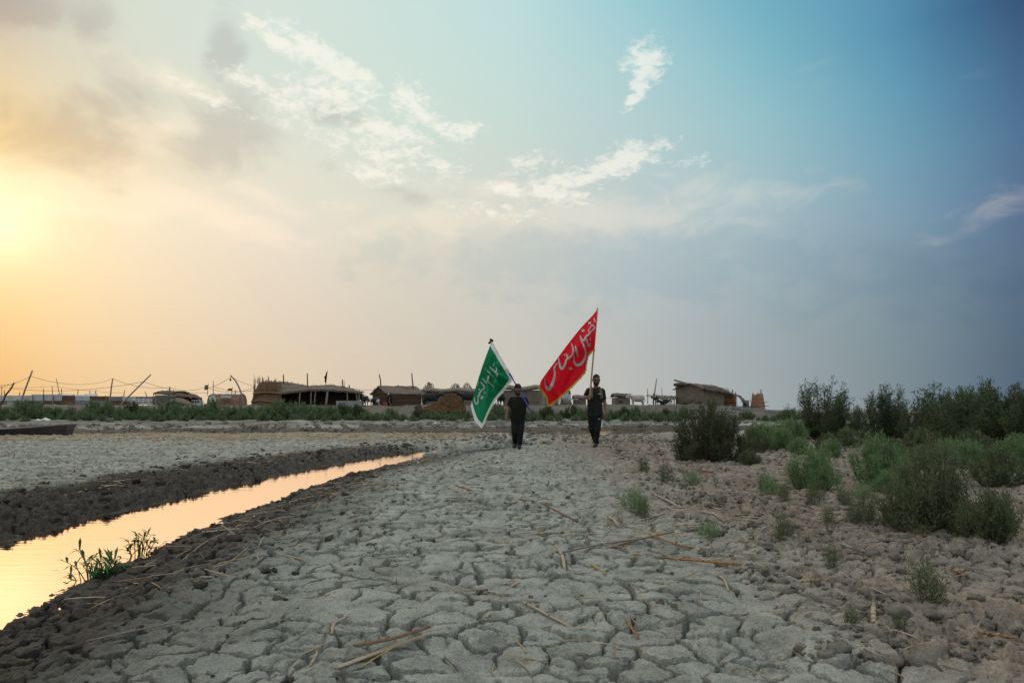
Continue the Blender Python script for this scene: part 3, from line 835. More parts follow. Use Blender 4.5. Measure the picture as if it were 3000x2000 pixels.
    if straps:
        for side in ('l', 'r'):
            q = p['sh_' + side].lerp(p['neck'], .42)
            sgn = -1 if side == 'l' else 1
            pts = [q + Vector((0, .11, -.02)), q + Vector((0, .03, .055)), q + Vector((sgn * .012, -.10, .0)), q + Vector((sgn * .02, -.155, -.09)), q + Vector((sgn * .03, -.165, -.22))]
            MB().loft(cat_rom(pts, 4), [.036] * 17, [.012] * 17, n=8, up=(0, 1, .2)).build('backpack_strap', M['camo'], root, True)
        bp = MB(); bp.loft([p['waist'] + Vector((0, .21, -.02)), p['waist'] + Vector((0, .23, .12)), p['chest'] + Vector((0, .22, .08))], [.11, .135, .10], [.07, .085, .05], n=14, up=(0, 1, 0))
        bp.build('backpack', M['camo'], root, True)
    if stripe:
        hp, kn = p['hip_r'], p['kn_r']
        a = hp + Vector((.098, -.055, -.12)); c = kn + Vector((.084, -.055, .06)); m_ = a.lerp(c, .5) + Vector((.004, -.004, 0))
        MB().loft([a, m_, c], [.010, .011, .008], [.006] * 3, n=6, up=(0, 1, 0)).build('side_stripe', M['white'], root, True)
        q = hp + Vector((.02, -.118, -.035))
        MB().prism([q + Vector((-.035, 0, .006)), q + Vector((-.018, 0, -.014)), q + Vector((.034, 0, .014)), q + Vector((-.012, 0, -.001))], (0, -.004, 0)).build('trouser_logo', M['white'], root)
        q = p['chest'] + Vector((.085, -.158, .04))
        m2 = MB()
        for k in range(2): m2.prism([q + Vector((-.04 + .01 * k, 0, .012 - .022 * k)), q + Vector((.035, 0, .002 - .022 * k)), q + Vector((.04, 0, -.008 - .022 * k)), q + Vector((-.02, 0, .002 - .022 * k))], (0, -.004, 0))
        m2.build('shirt_print', M['white'], root)
    return root, p

YG, YR = 16.35, 16.6
JG = dict(head=(1517, 1141, -.10), neck=(1517, 1163, .02), chest=(1518, 1183, .0), waist=(1519, 1205, .0), pelvis=(1517, 1226, .02),
          sh_l=(1500, 1171, 0), el_l=(1488, 1194, -.02), wr_l=(1484, 1215, -.10), hand_l=(1482, 1229, -.14),
          sh_r=(1537, 1171, 0), el_r=(1546, 1188, .05), wr_r=(1553, 1200, -.20), hand_r=(1557, 1206, -.32, (-.6, -.2, .6)),
          hip_l=(1508, 1233, .02), kn_l=(1507, 1265, -.10), an_l=(1509, 1299, .06), toe_l=(1506.5, 1307, -.12),
          hip_r=(1527, 1233, .02), kn_r=(1525, 1268, -.12), an_r=(1522, 1302, -.12), toe_r=(1520.5, 1310.5, -.30))
build_person('bearded man in dark olive t-shirt and black trousers carrying the green flag on his shoulder', JG, YG, M['shirt_olive'], -.03)
JR = dict(head=(1747, 1113, -.04), neck=(1746, 1136, .02), chest=(1744, 1158, .0), waist=(1743, 1186, .0), pelvis=(1742, 1216, .03),
          sh_l=(1725, 1144, 0), el_l=(1713, 1164, -.03), wr_l=(1721, 1163, -.20), hand_l=(1728, 1160, -.27, (.5, -.3, .1)),
          sh_r=(1764, 1145, 0), el_r=(1772, 1181, .02), wr_r=(1775, 1207, -.08), hand_r=(1774, 1226, -.12),
          hip_l=(1733, 1222, .05), kn_l=(1733, 1256, -.02), an_l=(1743, 1288, .42), toe_l=(1750, 1296, .30),
          hip_r=(1752, 1222, .02), kn_r=(1750, 1260, -.14), an_r=(1746, 1298, -.10), toe_r=(1742.5, 1306, -.30))
build_person('bearded man in charcoal t-shirt with camouflage backpack straps, holding up the red flag', JR, YR, M['shirt_grey'], -.02, True, True, .092)

# ------------------------------------------------------------------ flags
def coons(T, B, Lf, Rt, nu, nv):
    """T,B: top and bottom edges from hoist to fly; Lf: hoist edge, Rt: fly edge, both from top to bottom"""
    def samp(c, n):
        c = [Vector((*q, 0)) for q in c]; c = cat_rom(c, 12) if len(c) > 2 else c
        L = [0]
        for i in range(1, len(c)): L.append(L[-1] + (c[i] - c[i - 1]).length)
        return [Vector((np.interp(t * L[-1], L, [q.x for q in c]), np.interp(t * L[-1], L, [q.y for q in c]), 0)) for t in np.linspace(0, 1, n)]
    T, B, Lf, Rt = samp(T, nu), samp(B, nu), samp(Lf, nv), samp(Rt, nv)
    G = []
    for i in range(nu):
        u = i / (nu - 1); row = []
        for j in range(nv):
            v = j / (nv - 1)
            q = T[i] * (1 - v) + B[i] * v + Lf[j] * (1 - u) + Rt[j] * u - (T[0] * (1 - u) * (1 - v) + T[-1] * u * (1 - v) + B[0] * (1 - u) * v + B[-1] * u * v)
            row.append(q)
        G.append(row)
    return G
def ribbon(mb, pts, wds, depth, conv, off=-.012):
    """lettering stroke: pts in picture rows/columns, wds stroke widths"""
    c = cat_rom([Vector((*q, 0)) for q in pts], 5) if len(pts) > 2 else [Vector((*q, 0)) for q in (pts[0], ((pts[0][0] + pts[1][0]) / 2, (pts[0][1] + pts[1][1]) / 2), pts[1])]
    n = len(c); ws = np.interp(np.linspace(0, 1, n), np.linspace(0, 1, len(wds)), wds)
    P = []
    for i, q in enumerate(c):
        t = (c[min(i + 1, n - 1)] - c[max(i - 1, 0)]).normalized(); s = Vector((-t.y, t.x, 0)) * ws[i] / 2
        P.append([conv(q - s), conv(q), conv(q + s)])
    mb.grid(P)
def flag_geometry(root, G, Yc, depth, mat_body, border, bmat, u_edge, v_edge, fly_edge):
    nu, nv = len(G), len(G[0])
    body, bord = MB(), MB()
    idx = [[W(q.x, q.y, Yc + depth(q.x, q.y)) for q in r] for r in G]
    for i in range(nu - 1):
        for j in range(nv - 1):
            u, v = (i + .5) / (nu - 1), (j + .5) / (nv - 1)
            t = bord if border and (u < u_edge or v > v_edge or u > fly_edge) else body
            t.add([idx[i][j], idx[i][j + 1], idx[i + 1][j + 1], idx[i + 1][j]], [(0, 1, 2, 3)])
    for mb, nm, mt in ((body, 'cloth', mat_body), (bord, 'border', bmat)):
        if not mb.v: continue
        o = mb.build(nm, mt, root, True, fix=False)
        bm = bmesh.new(); bm.from_mesh(o.data); bmesh.ops.remove_doubles(bm, verts=bm.verts, dist=1e-4); bm.to_mesh(o.data); bm.free()
# green
groot = thing('green_flag', 'green flag with white border and lettering on a blue pole', 'flag', W(1512, 1195, YG))
def depth_g(x, y):
    s = (x - 1410) * .9 + (y - 1100) * .45; t = (x - 1410) * -.45 + (y - 1100) * .9
    e = np.clip((x - 1400) / 100, 0, 1)
    rip = .12 * math.sin((x * .55 - y * .95) / 4.6) * max(0, 1 - math.hypot(x - 1480, y - 1118) / 62)
    crease = -.22 * math.exp(-((x - 1453 + (y - 1100) * .06) / 6.5) ** 2) * max(0, 1 - ((y - 1105) / 62) ** 2) - .16 * math.exp(-((x - 1432 + (y - 1100) * .10) / 8) ** 2) * max(0, 1 - ((y - 1150) / 80) ** 2)
    return float(rip + crease + .10 + .10 * math.sin(s / 11.0 + .9 * math.sin(t / 60)) * (.35 + .65 * e) + .045 * math.sin(s / 4.4 + t / 37) * e + .06 * math.sin(t / 34))
GG = coons([(1440, 1000), (1434, 1016), (1412, 1076), (1391, 1144), (1379, 1188)], [(1505, 1108), (1478, 1144), (1452, 1174), (1431, 1212), (1418, 1243), (1410, 1254)],
           [(1440, 1000), (1474, 1056), (1505, 1108)], [(1379, 1188), (1384, 1210), (1393, 1236), (1410, 1254)], 46, 40)
flag_geometry(groot, GG, YG, depth_g, M['green_cloth'], True, M['white_cloth'], .075, .93, .925)
def c3(x, y): return (1000 + x / 4.704, 1050 + y / 4.704)
L = MB(); cg = lambda q: W(q.x, q.y, YG + depth_g(q.x, q.y) - .03)
k = 1 / 4.704
for pts, wd in (([(2112, 48), (2103, 78), (2094, 106)], [8, 16, 10]), ([(2040, 112), (2098, 166), (2157, 216)], [12, 20, 14]), ([(2122, 122), (2138, 135), (2139, 165), (2122, 186)], [8, 14, 14, 10]),
                ([(2152, 204), (2148, 225), (2140, 246)], [14, 20, 14]), ([(1978, 142), (1994, 134), (1986, 156)], [8, 10, 8]), ([(2006, 160), (2052, 208), (2098, 256)], [14, 20, 12]),
                ([(2040, 240), (2026, 246), (2028, 272), (2014, 304), (2060, 352), (2106, 394)], [14, 16, 14, 16, 18, 10]), ([(2022, 246), (2014, 275), (2020, 300)], [8, 10, 8]),
                ([(1945, 274), (1976, 308), (2007, 342)], [14, 18, 12]), ([(1894, 315), (1887, 345), (1880, 374)], [6, 9, 6]),
                ([(1912, 318), (1945, 352), (1968, 384), (1962, 420), (1930, 438), (1918, 462), (1898, 474), (1908, 504), (1884, 516), (1890, 540)], [12, 18, 18, 18, 18, 18, 20, 18, 18, 12]),
                ([(1842, 536), (1834, 572), (1850, 612), (1870, 626), (1884, 596), (1884, 556), (1892, 536)], [8, 16, 20, 20, 18, 14, 8]),
                ([(1900, 412), (1900, 438)], [22, 22]), ([(1980, 458), (1970, 478)], [16, 16]), ([(1952, 520), (1928, 556)], [30, 30])):
    ribbon(L, [c3(*q) for q in pts], [w * k * 1.12 for w in wd], None, cg)
L.build('lettering', M['print'], groot, fix=False)
MB().cap(W(1437, 996, YG + .42), W(1557, 1206, YG - .33), .016, .017, 8, 2).build('flagpole', M['blue'], groot, True)
f = MB()
for dx, dy in ((-4, 4), (4, -2), (0, -5)): f.ell(W(1438 + dx, 1000 + dy, YG + .40), (.035, .03, .028), 8, 6)
f.cap(W(1434, 1004, YG + .40), W(1442, 996, YG + .40), .02, .02, 8, 2)
f.build('pole_knot', M['black'], groot, True)
# red
rroot = thing('red_flag', 'large red flag with gold fringe and pale lettering on a cane pole', 'flag', W(1728, 1160, YR - .25))
def depth_r(x, y):
    s = (x - 1600) * .75 + (y - 1180) * .66; t = (x - 1600) * .66 - (y - 1180) * .75
    c1 = -.20 * math.exp(-((x - 1722 + (y - 990) * .35) / 6) ** 2) * max(0, 1 - ((y - 1000) / 55) ** 2)
    c2 = -.18 * math.exp(-((x - 1622 - (y - 1140) * .8) / 9) ** 2) * max(0, 1 - ((y - 1135) / 60) ** 2) + .14 * math.exp(-((x - 1668 + (y - 1080) * .5) / 10) ** 2) * max(0, 1 - ((y - 1085) / 60) ** 2)
    return float(c1 + c2 - .12 + .12 * math.sin(s / 17.0 + 1.1 * math.sin(t / 70)) + .05 * math.sin(t / 24.0 + 1) + .035 * math.sin(s / 6 + t / 40))
RT = [(1750, 906), (1734, 926), (1702, 960), (1665, 1006), (1622, 1064), (1587, 1112), (1581, 1131)]
RB = [(1741, 1022), (1725, 1034), (1717, 1060), (1711, 1088), (1673, 1130), (1645, 1156), (1607, 1186)]
GR = coons(RT, RB, [(1750, 906), (1746, 962), (1741, 1022)], [(1581, 1131), (1593, 1147), (1604, 1164), (1607, 1186)], 56, 36)
flag_geometry(rroot, GR, YR, depth_r, M['red_cloth'], False, None, 0, 2, 2)
def c5(x, y): return (1550 + x / 3.483, 880 + y / 3.483)
L = MB(); cr_ = lambda q: W(q.x, q.y, YR + depth_r(q.x, q.y) - .03)
k = 1 / 3.483
for pts, wd in (([(660, 178), (668, 200), (676, 226)], [8, 14, 6]), ([(604, 232), (632, 228)], [22, 22]), ([(538, 312), (564, 302)], [22, 22]),
                ([(622, 276), (640, 254), (662, 262), (664, 284), (640, 310), (612, 344), (582, 366), (560, 404), (536, 392), (520, 354)], [6, 10, 14, 14, 14, 18, 16, 18, 14, 6]),
                ([(626, 278), (604, 306), (618, 322), (640, 306)], [6, 9, 10, 8]),
                ([(518, 356), (540, 420), (566, 478), (578, 540), (566, 596), (530, 646), (488, 658), (462, 628), (456, 556)], [8, 16, 16, 16, 20, 26, 26, 18, 6]),
                ([(586, 388), (598, 432), (608, 464), (632, 438)], [8, 16, 20, 8]), ([(622, 372), (624, 392), (628, 414)], [5, 8, 5]),
                ([(470, 460), (484, 512), (500, 574)], [8, 24, 8]),
                ([(430, 436), (448, 490), (446, 540), (424, 572), (402, 584), (386, 570), (398, 552)], [8, 14, 16, 18, 20, 14, 8]),
                ([(408, 580), (380, 606), (370, 642), (352, 680), (330, 694), (312, 656), (300, 582)], [14, 18, 16, 20, 24, 20, 8]),
                ([(354, 552), (364, 560), (370, 546), (380, 552), (384, 538)], [5, 7, 7, 7, 5]), ([(406, 700), (438, 690)], [24, 24]),
                ([(290, 634), (256, 686), (262, 740), (256, 790), (238, 846), (206, 902), (178, 886), (164, 848), (160, 800)], [8, 18, 16, 20, 26, 34, 18, 10, 5])):
    ribbon(L, [c5(*q) for q in pts], [w * k * 1.1 for w in wd], None, cr_)
L.build('lettering', M['print'], rroot, fix=False)
fr = MB()
edge = [r[-1] for r in GR] + []
fl = GR[-1]
for chain, dirn in ((edge, Vector((.55, .84, 0))), (fl, Vector((-.75, .66, 0)))):
    n = len(chain)
    for i in range(n - 1):
        for t in (0, .33, .66):
            q = chain[i].lerp(chain[i + 1], t)
            ln = rnd.uniform(4.2, 6.6); wv = (chain[i + 1] - chain[i]).normalized() * 1.5
            d = dirn * ln + Vector((rnd.uniform(-1, 1), rnd.uniform(-.5, 1.5), 0))
            dd = depth_r(q.x, q.y) - .008
            fr.add([W(*(q - wv)[:2], YR + dd), W(*(q + wv)[:2], YR + dd), W(*(q + d + wv * .5)[:2], YR + dd - .01), W(*(q + d - wv * .5)[:2], YR + dd - .01)], [(0, 1, 2, 3)])
fr.build('fringe', M['fringe'], rroot, fix=False)
MB().cap(W(1750.5, 903, YR + .10), W(1727.5, 1168, YR - .27), .017, .021, 8, 2).build('flagpole', M['cane'], rroot, True)

# ------------------------------------------------------------------ animals
def animal(name, label, cat, x, y, heading, L, H, mat, horns=0, head_low=0, face=None, lying=False, group=None, vox=.03, udder=False):
    """quadruped facing +x before rotation; L body length from chest to rump, H height at withers"""
    z0 = gz(x, y) + (-.38 * H if lying else 0)
    root = thing(name, label, cat, (x, y, gz(x, y)), group)
    A = Matrix.Rotation(heading, 3, 'Z')
    T = lambda a, b, c: Vector((x, y, z0)) + A @ Vector((a * L, b * L, c * H))
    m = MB()
    m.loft([T(-.50, 0, .80), T(-.40, 0, .76), T(-.15, 0, .68), T(.15, 0, .68), T(.38, 0, .73), T(.50, 0, .78)],
           [.10 * L, .17 * L, .205 * L, .195 * L, .155 * L, .08 * L], [.12 * H, .25 * H, .31 * H, .30 * H, .25 * H, .15 * H], n=16)
    hz_ = .93 - head_low
    m.cap(T(.40, 0, .80), T(.64, 0, hz_ - .03), .19 * H, .12 * H, 12)
    m.cap(T(.66, 0, hz_), T(.88, 0, hz_ - .17), .115 * H, .075 * H, 12)
    for s in (-1, 1):
        m.ell(T(.66, s * .10, hz_ + .0), (.05 * L, .06 * L, .025 * L), 8, 6, A)
        if not lying:
            m.cap(T(.36, s * .10, .55), T(.36, s * .10, .30), .085 * H, .055 * H); m.cap(T(.36, s * .10, .30), T(.35, s * .10, .06), .052 * H, .042 * H); m.cap(T(.35, s * .10, .05), T(.37, s * .10, .035), .05 * H, .045 * H)
            m.cap(T(-.38, s * .11, .62), T(-.34, s * .11, .42), .13 * H, .085 * H); m.cap(T(-.34, s * .11, .42), T(-.44, s * .10, .28), .08 * H, .05 * H)
            m.cap(T(-.44, s * .10, .28), T(-.41, s * .10, .06), .048 * H, .04 * H); m.cap(T(-.41, s * .10, .05), T(-.39, s * .10, .035), .05 * H, .045 * H)
        else:
            m.cap(T(.30, s * .16, .48), T(.52, s * .16, .42), .07 * H, .05 * H); m.cap(T(-.32, s * .17, .50), T(-.08, s * .20, .44), .10 * H, .06 * H)
    m.cap(T(-.52, 0, .86), T(-.575, 0, .55), .028 * H, .022 * H); m.cap(T(-.575, 0, .55), T(-.57, 0, .40), .025 * H, .035 * H)
    m.remesh('body', mat, root, vox, 2)
    if horns:
        for s in (-1, 1):
            c = cat_rom([T(.64, s * .05, hz_ + .08), T(.58, s * .16, hz_ + .10), T(.50, s * .19, hz_ + .16), T(.50, s * .14, hz_ + .24)], 4)
            MB().loft(c, list(np.linspace(.032, .008, len(c)) * H * horns), n=7).build('horn', M['horn'], root, True)
    for s in (-1, 1):
        MB().ell(T(.71, s * .062, hz_ + .01), (.02 * H, .02 * H, .02 * H), 8, 6).build('eye', M['hair'], root, True)
    if face: MB().ell(T(.76, 0, hz_ + .015), (.10 * H, .055 * H, .035 * H), 10, 8, A @ Matrix.Rotation(.5, 3, 'Y')).build('face_blaze', M[face], root, True)
    return root
def VX(px, Y): return (px - 1500) / FPX * Y
PI = math.pi
def beast(px, Y, *a, name='buffalo', label='', cat='buffalo', **k): return animal(name, label, cat, VX(px, Y), Y, *a, **k)
beast(1262, 67.5, 0, 1.5, 1.28, M['buffalo'], horns=1, label='black water buffalo facing right between gabled reed house and dung heap')
beast(1372, 68, PI, 1.5, 1.25, M['buffalo'], horns=1, label='black water buffalo facing left, half hidden behind the green flag')
beast(1467, 68.5, PI / 2 + .25, 1.5, 1.35, M['buffalo'], horns=1, label='black buffalo seen from behind between green flag and shorter man')
beast(1069, 67, -.95, 1.15, 1.0, M['buffalo'], head_low=.32, name='cow', cat='cow', label='black cow grazing beside the concrete trough of the open shelter', vox=.025)
beast(1098, 66.5, PI + .1, 1.0, .80, M['pied'], head_low=.30, name='calf', cat='calf', label='black and white calf bending down in front of gabled reed house', vox=.022)
cow = beast(1141, 66.8, -PI / 2 + .1, 1.35, 1.28, M['buffalo'], horns=.8, face='white', name='cow', cat='cow', label='black cow with white blaze facing out of the reed house doorway', head_low=.05, vox=.025)
beast(1868, 70, PI + .15, 1.35, 1.18, M['cow_white'], horns=.6, name='cow', cat='cow', label='pale cream cow standing on the bank right of the taller man', vox=.025)
beast(1921, 69, -PI / 2 - .5, 1.0, 1.05, M['pied'], name='calf', cat='calf', label='black and white calf standing under the small reed awning', vox=.022)
beast(1950, 69, PI - .2, 1.15, 1.0, M['pied'], lying=True, head_low=.15, name='cow', cat='cow', label='black and white cow lying down beside the mud-brick house', vox=.022)
MB().loft(cat_rom([W(1142, 1162, 66.1), W(1140, 1175, 65.9), W(1147, 1188, 65.7)], 4), [.02] * 9, n=6).build('lead_rope', M['cane'], cow, True)
# ------------------------------------------------------------------ village on the far bank
def strands(mb, pts, n, ln, th=.012, spread=.5, down=-.3, base=(0, 0, 0), r=None):
    r = r or rnd
    pts = [Vector(p) for p in pts]
    for _ in range(n):
        t = r.random() * (len(pts) - 1); i = int(t); q = pts[i].lerp(pts[i + 1], t - i)
        d = Vector((r.uniform(-1, 1) * spread, r.uniform(-1, .4) * spread, down + r.uniform(-.25, .25))) + Vector(base)
        e = q + d.normalized() * ln * r.uniform(.5, 1.3)
        s = Vector((th, 0, th * .3)); 
        mb.add([q - s, q + s, e, q + Vector((0, th, 0))], [(0, 1, 2), (1, 3, 2), (3, 0, 2)])
def jitter_slab(mb, P, th, amp, r=rnd):
    Q = [[Vector(p) + Vector((r.uniform(-1, 1) * amp, r.uniform(-1, 1) * amp, r.uniform(-1, 1) * amp * .7)) for p in row] for row in P]
    mb.slab(Q, (0, 0, th)); return Q
def lerp_grid(c00, c10, c01, c11, nu, nv):
    c00, c10, c01, c11 = map(Vector, (c00, c10, c01, c11))
    return [[c00.lerp(c10, i / (nu - 1)).lerp(c01.lerp(c11, i / (nu - 1)), j / (nv - 1)) for j in range(nv)] for i in range(nu)]
def house(root, A, B, C, eave, ridge, wall_mat, roof_mat, over=.25, th=.12, shaggy=80, slack=.05, names=('wall', 'roof')):
    """gable end A-B, long side B-C, ridge parallel to B-C; A, B, C are ground points; each of the four walls is a part of its own"""
    A, B, C = Vector(A), Vector(B), Vector(C); D = A + C - B
    z0 = min(A.z, B.z, C.z) - .3
    e = Vector((0, 0, eave)); mAB = (A + B) / 2; mCD = (C + D) / 2
    R1 = mAB + Vector((0, 0, ridge)); R2 = mCD + Vector((0, 0, ridge))
    def gz0(p): return Vector((p.x, p.y, z0))
    t = .18
    inn = ((C - B).normalized()) * t; inn2 = ((A - B).normalized()) * t
    MB().prism([gz0(A), gz0(B), B + e, R1, A + e], inn).build(names[0], wall_mat, root)
    MB().prism([gz0(C), gz0(D), D + e, R2, C + e], -inn).build(names[0], wall_mat, root)
    MB().prism([gz0(B + inn), gz0(C - inn), C - inn + e, B + inn + e], inn2).build(names[0], wall_mat, root)
    MB().prism([gz0(A + inn), gz0(D - inn), D - inn + e, A + inn + e], -inn2).build(names[0], wall_mat, root)
    rd = (C - B).normalized() * over
    rf = MB(); nu = max(8, int((C - B).length / .35))
    for s0, s1 in ((B, C), (A, D)):
        o = ((s0 - (A if s0 is B else B)).normalized()) * over
        drop = Vector((0, 0, -over * (ridge - eave) / max((A - B).length / 2, .1)))
        P = lerp_grid(s0 + e + o + drop - rd, s1 + e + o + drop + rd, R1 - rd, R2 + rd, nu, 5)
        P = [[p + Vector((0, 0, th + .03)) for p in r] for r in P]
        Q = jitter_slab(rf, P, th, slack)
        strands(rf, [r[0] for r in Q], shaggy, .28, .02, .5, -.35)
        strands(rf, Q[0], shaggy // 3, .25, .02, .6, -.2); strands(rf, Q[-1], shaggy // 3, .25, .02, .6, -.2)
    rf.build(names[1], roof_mat, root)
    return A, B, C, D
def gp(px, Y): x = VX(px, Y); return Vector((x, Y, gz(x, Y)))
def bandpole(mb, a, b, r=.04): mb.cap(a, b, r, r, 6, 1)
def pole(name, label, cat, a, b, r0, r1, mat='pole', group=None, bend=None):
    a, b = Vector(a), Vector(b)
    if bend: c = cat_rom([a, a.lerp(b, .5) + Vector(bend), b], 6)
    else: c = [a.lerp(b, t) + Vector((rnd.uniform(-1, 1), rnd.uniform(-1, 1), 0)) * r0 * .5 for t in (0, .25, .5, .75, 1)]
    o = MB().loft(c, list(np.linspace(r0, r1, len(c))), n=7).build(name, M[mat], None, True)
    return tag(o, label, cat, group)

# --- big open reed shelter
YS = 68.0
sh = thing('reed_shelter', 'big open reed shelter with thatched roof and dark interior behind the green bushes', 'shelter', gp(900, YS))
g0 = gz(VX(900, YS), YS)
w = MB()
Yw = YS - .6
poly = [(735, 1190), (738, 1172), (744, 1148), (758, 1124), (786, 1118), (812, 1119), (813, 1148), (812, 1190)]
w.prism([W(px, py, Yw) for px, py in poly], (.3, .35, 0))
for k in range(260):
    px = rnd.uniform(737, 811); top = np.interp(px, [737, 744, 758, 786, 812], [1172, 1148, 1124, 1118, 1119])
    lean = (px - 775) * -.10
    a = W(px - lean * .6, 1190, Yw - .05); b = W(px + lean + rnd.uniform(-2, 2), top - rnd.uniform(-1, 6), Yw - .05)
    if px + lean < 742: b = a.lerp(b, .6)
    s = Vector((.025, 0, 0))
    w.add([a - s, a + s, b + s * .4, b - s * .4, (a + b) / 2 + Vector((0, -.05, 0))], [(0, 1, 4), (1, 2, 4), (2, 3, 4), (3, 0, 4)])
w.build('end_wall', M['reed'], sh)
for row in ([(741, 1153), (780, 1149), (826, 1153)], [(736, 1176), (765, 1173), (800, 1178), (812, 1184)]):
    MB().loft(cat_rom([W(px, py, Yw - .14) for px, py in row], 4), [.09] * (4 * (len(row) - 1) + 1), n=7).build('wall_band', M['reed'], sh, True)
m = MB()
for px0, n, hgt, sp in ((745, 16, 52, 4), (757, 14, 20, 9), (775, 18, 14, 14), (806, 14, 14, 8)):
    for _ in range(n):
        px = px0 + rnd.uniform(-sp, sp) * .6; y0 = 1150 if px0 == 745 else 1122
        a = W(px, y0, Yw + .1); b = W(px + rnd.uniform(-3, 5), y0 - hgt * rnd.uniform(.5, 1.15), Yw + .1)
        m.cap(a, b, .018, .006, 5, 1)
m.build('standing_reed', M['reed'], sh)['kind'] = 'stuff'
rf = MB()
xr = [754, 790, 830, 870, 905, 930, 962, 1000, 1030, 1056]
ridge = dict(zip(xr, [1124, 1119, 1117, 1123, 1131, 1129, 1126, 1131, 1138, 1146]))
eave = dict(zip(xr, [1136, 1144, 1148, 1144, 1139, 1139, 1140, 1142, 1144, 1149]))
P = []
for px in np.linspace(756, 1057, 40):
    r_ = np.interp(px, xr, [ridge[q] for q in xr]); e_ = np.interp(px, xr, [eave[q] for q in xr])
    X = VX(px, YS)
    zt = EYE - (r_ - HZ) / FPX * (YS + 1.8); ze = EYE - (e_ - HZ) / FPX * (YS - .5)
    row = []
    for t, (yy, zz) in zip(np.linspace(0, 1, 7), [(YS - .5, ze), (YS + .3, ze + (zt - ze) * .40), (YS + 1.1, ze + (zt - ze) * .78), (YS + 1.8, zt), (YS + 2.6, zt - .22), (YS + 3.6, zt - .5), (YS + 4.6, zt - .85)]):
        row.append(Vector((X * yy / YS if t < .5 else X * (YS + 1.8) / YS, yy, zz)))
    P.append(row)
Q = jitter_slab(rf, P, .2, .045)
strands(rf, [r[0] for r in Q], 420, .34, .022, .5, -.25)
strands(rf, [r[3] for r in Q], 160, .35, .02, .9, .1)
strands(rf, [r[2] for r in Q], 160, .35, .02, .9, .1); strands(rf, [r[1] for r in Q], 160, .35, .02, .9, -.05)
strands(rf, Q[-1], 60, .5, .02, .5, -.1, (.8, 0, 0))
rf.build('roof', M['thatch'], sh)
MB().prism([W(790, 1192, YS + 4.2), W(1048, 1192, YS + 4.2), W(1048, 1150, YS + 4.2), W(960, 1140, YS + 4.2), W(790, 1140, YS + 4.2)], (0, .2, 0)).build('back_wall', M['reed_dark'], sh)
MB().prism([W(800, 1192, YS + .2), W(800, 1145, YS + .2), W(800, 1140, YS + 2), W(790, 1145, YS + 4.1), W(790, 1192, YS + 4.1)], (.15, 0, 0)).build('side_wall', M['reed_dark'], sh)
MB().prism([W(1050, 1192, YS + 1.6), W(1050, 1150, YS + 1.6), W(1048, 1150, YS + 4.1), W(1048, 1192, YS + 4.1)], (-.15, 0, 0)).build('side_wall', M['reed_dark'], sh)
for (x0, y0, x1, y1, r) in ((811, 1190, 812, 1139, .06), (818, 1190, 819, 1152, .07), (877, 1184, 879, 1146, .07), (910, 1182, 912, 1141, .06), (921, 1183, 925, 1141, .06), (955, 1186, 960, 1149, .12), (1018, 1178, 1017, 1149, .06), (1047, 1180, 1043, 1151, .05), (1052, 1176, 1053, 1146, .07)):
    MB().cap(W(x0, y0, YS - .35), W(x1, y1 - 4, YS - .35), r, r * .8, 7, 1).build('post', M['pole'], sh, True)
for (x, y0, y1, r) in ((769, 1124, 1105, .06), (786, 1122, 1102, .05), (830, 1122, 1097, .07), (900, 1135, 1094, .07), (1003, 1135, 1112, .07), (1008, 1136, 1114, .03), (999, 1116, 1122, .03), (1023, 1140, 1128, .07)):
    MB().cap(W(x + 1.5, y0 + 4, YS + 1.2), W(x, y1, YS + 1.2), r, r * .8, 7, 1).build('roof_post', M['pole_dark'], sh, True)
for k in range(7):
    a = W(826 + k * 5, 1186 - (k % 3), YS + .5); MB().cap(a, a + Vector((rnd.uniform(.4, 1.2), .2, rnd.uniform(.2, .9))), .03, .02, 5, 1).build('leaning_stick', M['pole_dark'], sh)
fl = thing('black_flag', 'narrow black flag hanging limp on a pole above the big reed shelter', 'flag', W(954, 1128, YS + 1.5))
MB().cap(W(953.5, 1132, YS + 1.5), W(959, 1086, YS + 1.5), .04, .03, 7, 1).build('flagpole', M['pole_dark'], fl, True)
P = []
for t in np.linspace(0, 1, 12):
    x0 = 959 - 5.5 * t * .9; wd = 1.5 + 6 * math.sin(math.pi * min(t * 1.05, 1)) * (.7 + .3 * math.sin(t * 17))
    y = 1086 + 33 * t
    P.append([W(x0 - wd * j / 4, y + j * .8, YS + 1.45 + .08 * math.sin(j * 2 + t * 9)) for j in range(5)])
MB().slab(P, (0, .02, 0)).build('cloth', M['black_flag'], fl, True)

# --- concrete trough blocks
for (x0, x1, lb) in ((985, 1016, 'left concrete trough block below the eave of the big reed shelter'), (1017, 1059, 'right concrete trough block beside the grazing black cow')):
    a, b = W(x0, 1188, 66), W(x1, 1173.5, 66)
    t = thing('concrete_trough', lb, 'trough', ((a.x + b.x) / 2, 66, gz(a.x, 66)), 'concrete trough blocks')
    zz0, zz1 = gz(a.x, 66) - .15, b.z; th = .09
    MB().box(((a.x + b.x) / 2, 66, (zz0 + zz1) / 2), (b.x - a.x, th, zz1 - zz0)).box(((a.x + b.x) / 2, 66.8, (zz0 + zz1) / 2), (b.x - a.x, th, zz1 - zz0)).box((a.x + th / 2, 66.4, (zz0 + zz1) / 2), (th, .705, zz1 - zz0 - .01)).box((b.x - th / 2, 66.4, (zz0 + zz1) / 2), (th, .705, zz1 - zz0 - .01)).box(((a.x + b.x) / 2, 66.4, zz0 + .1), (b.x - a.x - .2, .705, .1)).build('basin', M['concrete'], t)
    MB().box(((a.x + b.x) / 2, 65.93, zz0 + .1), (b.x - a.x - .02, .05, .2)).build('footing', M['concrete'], t)

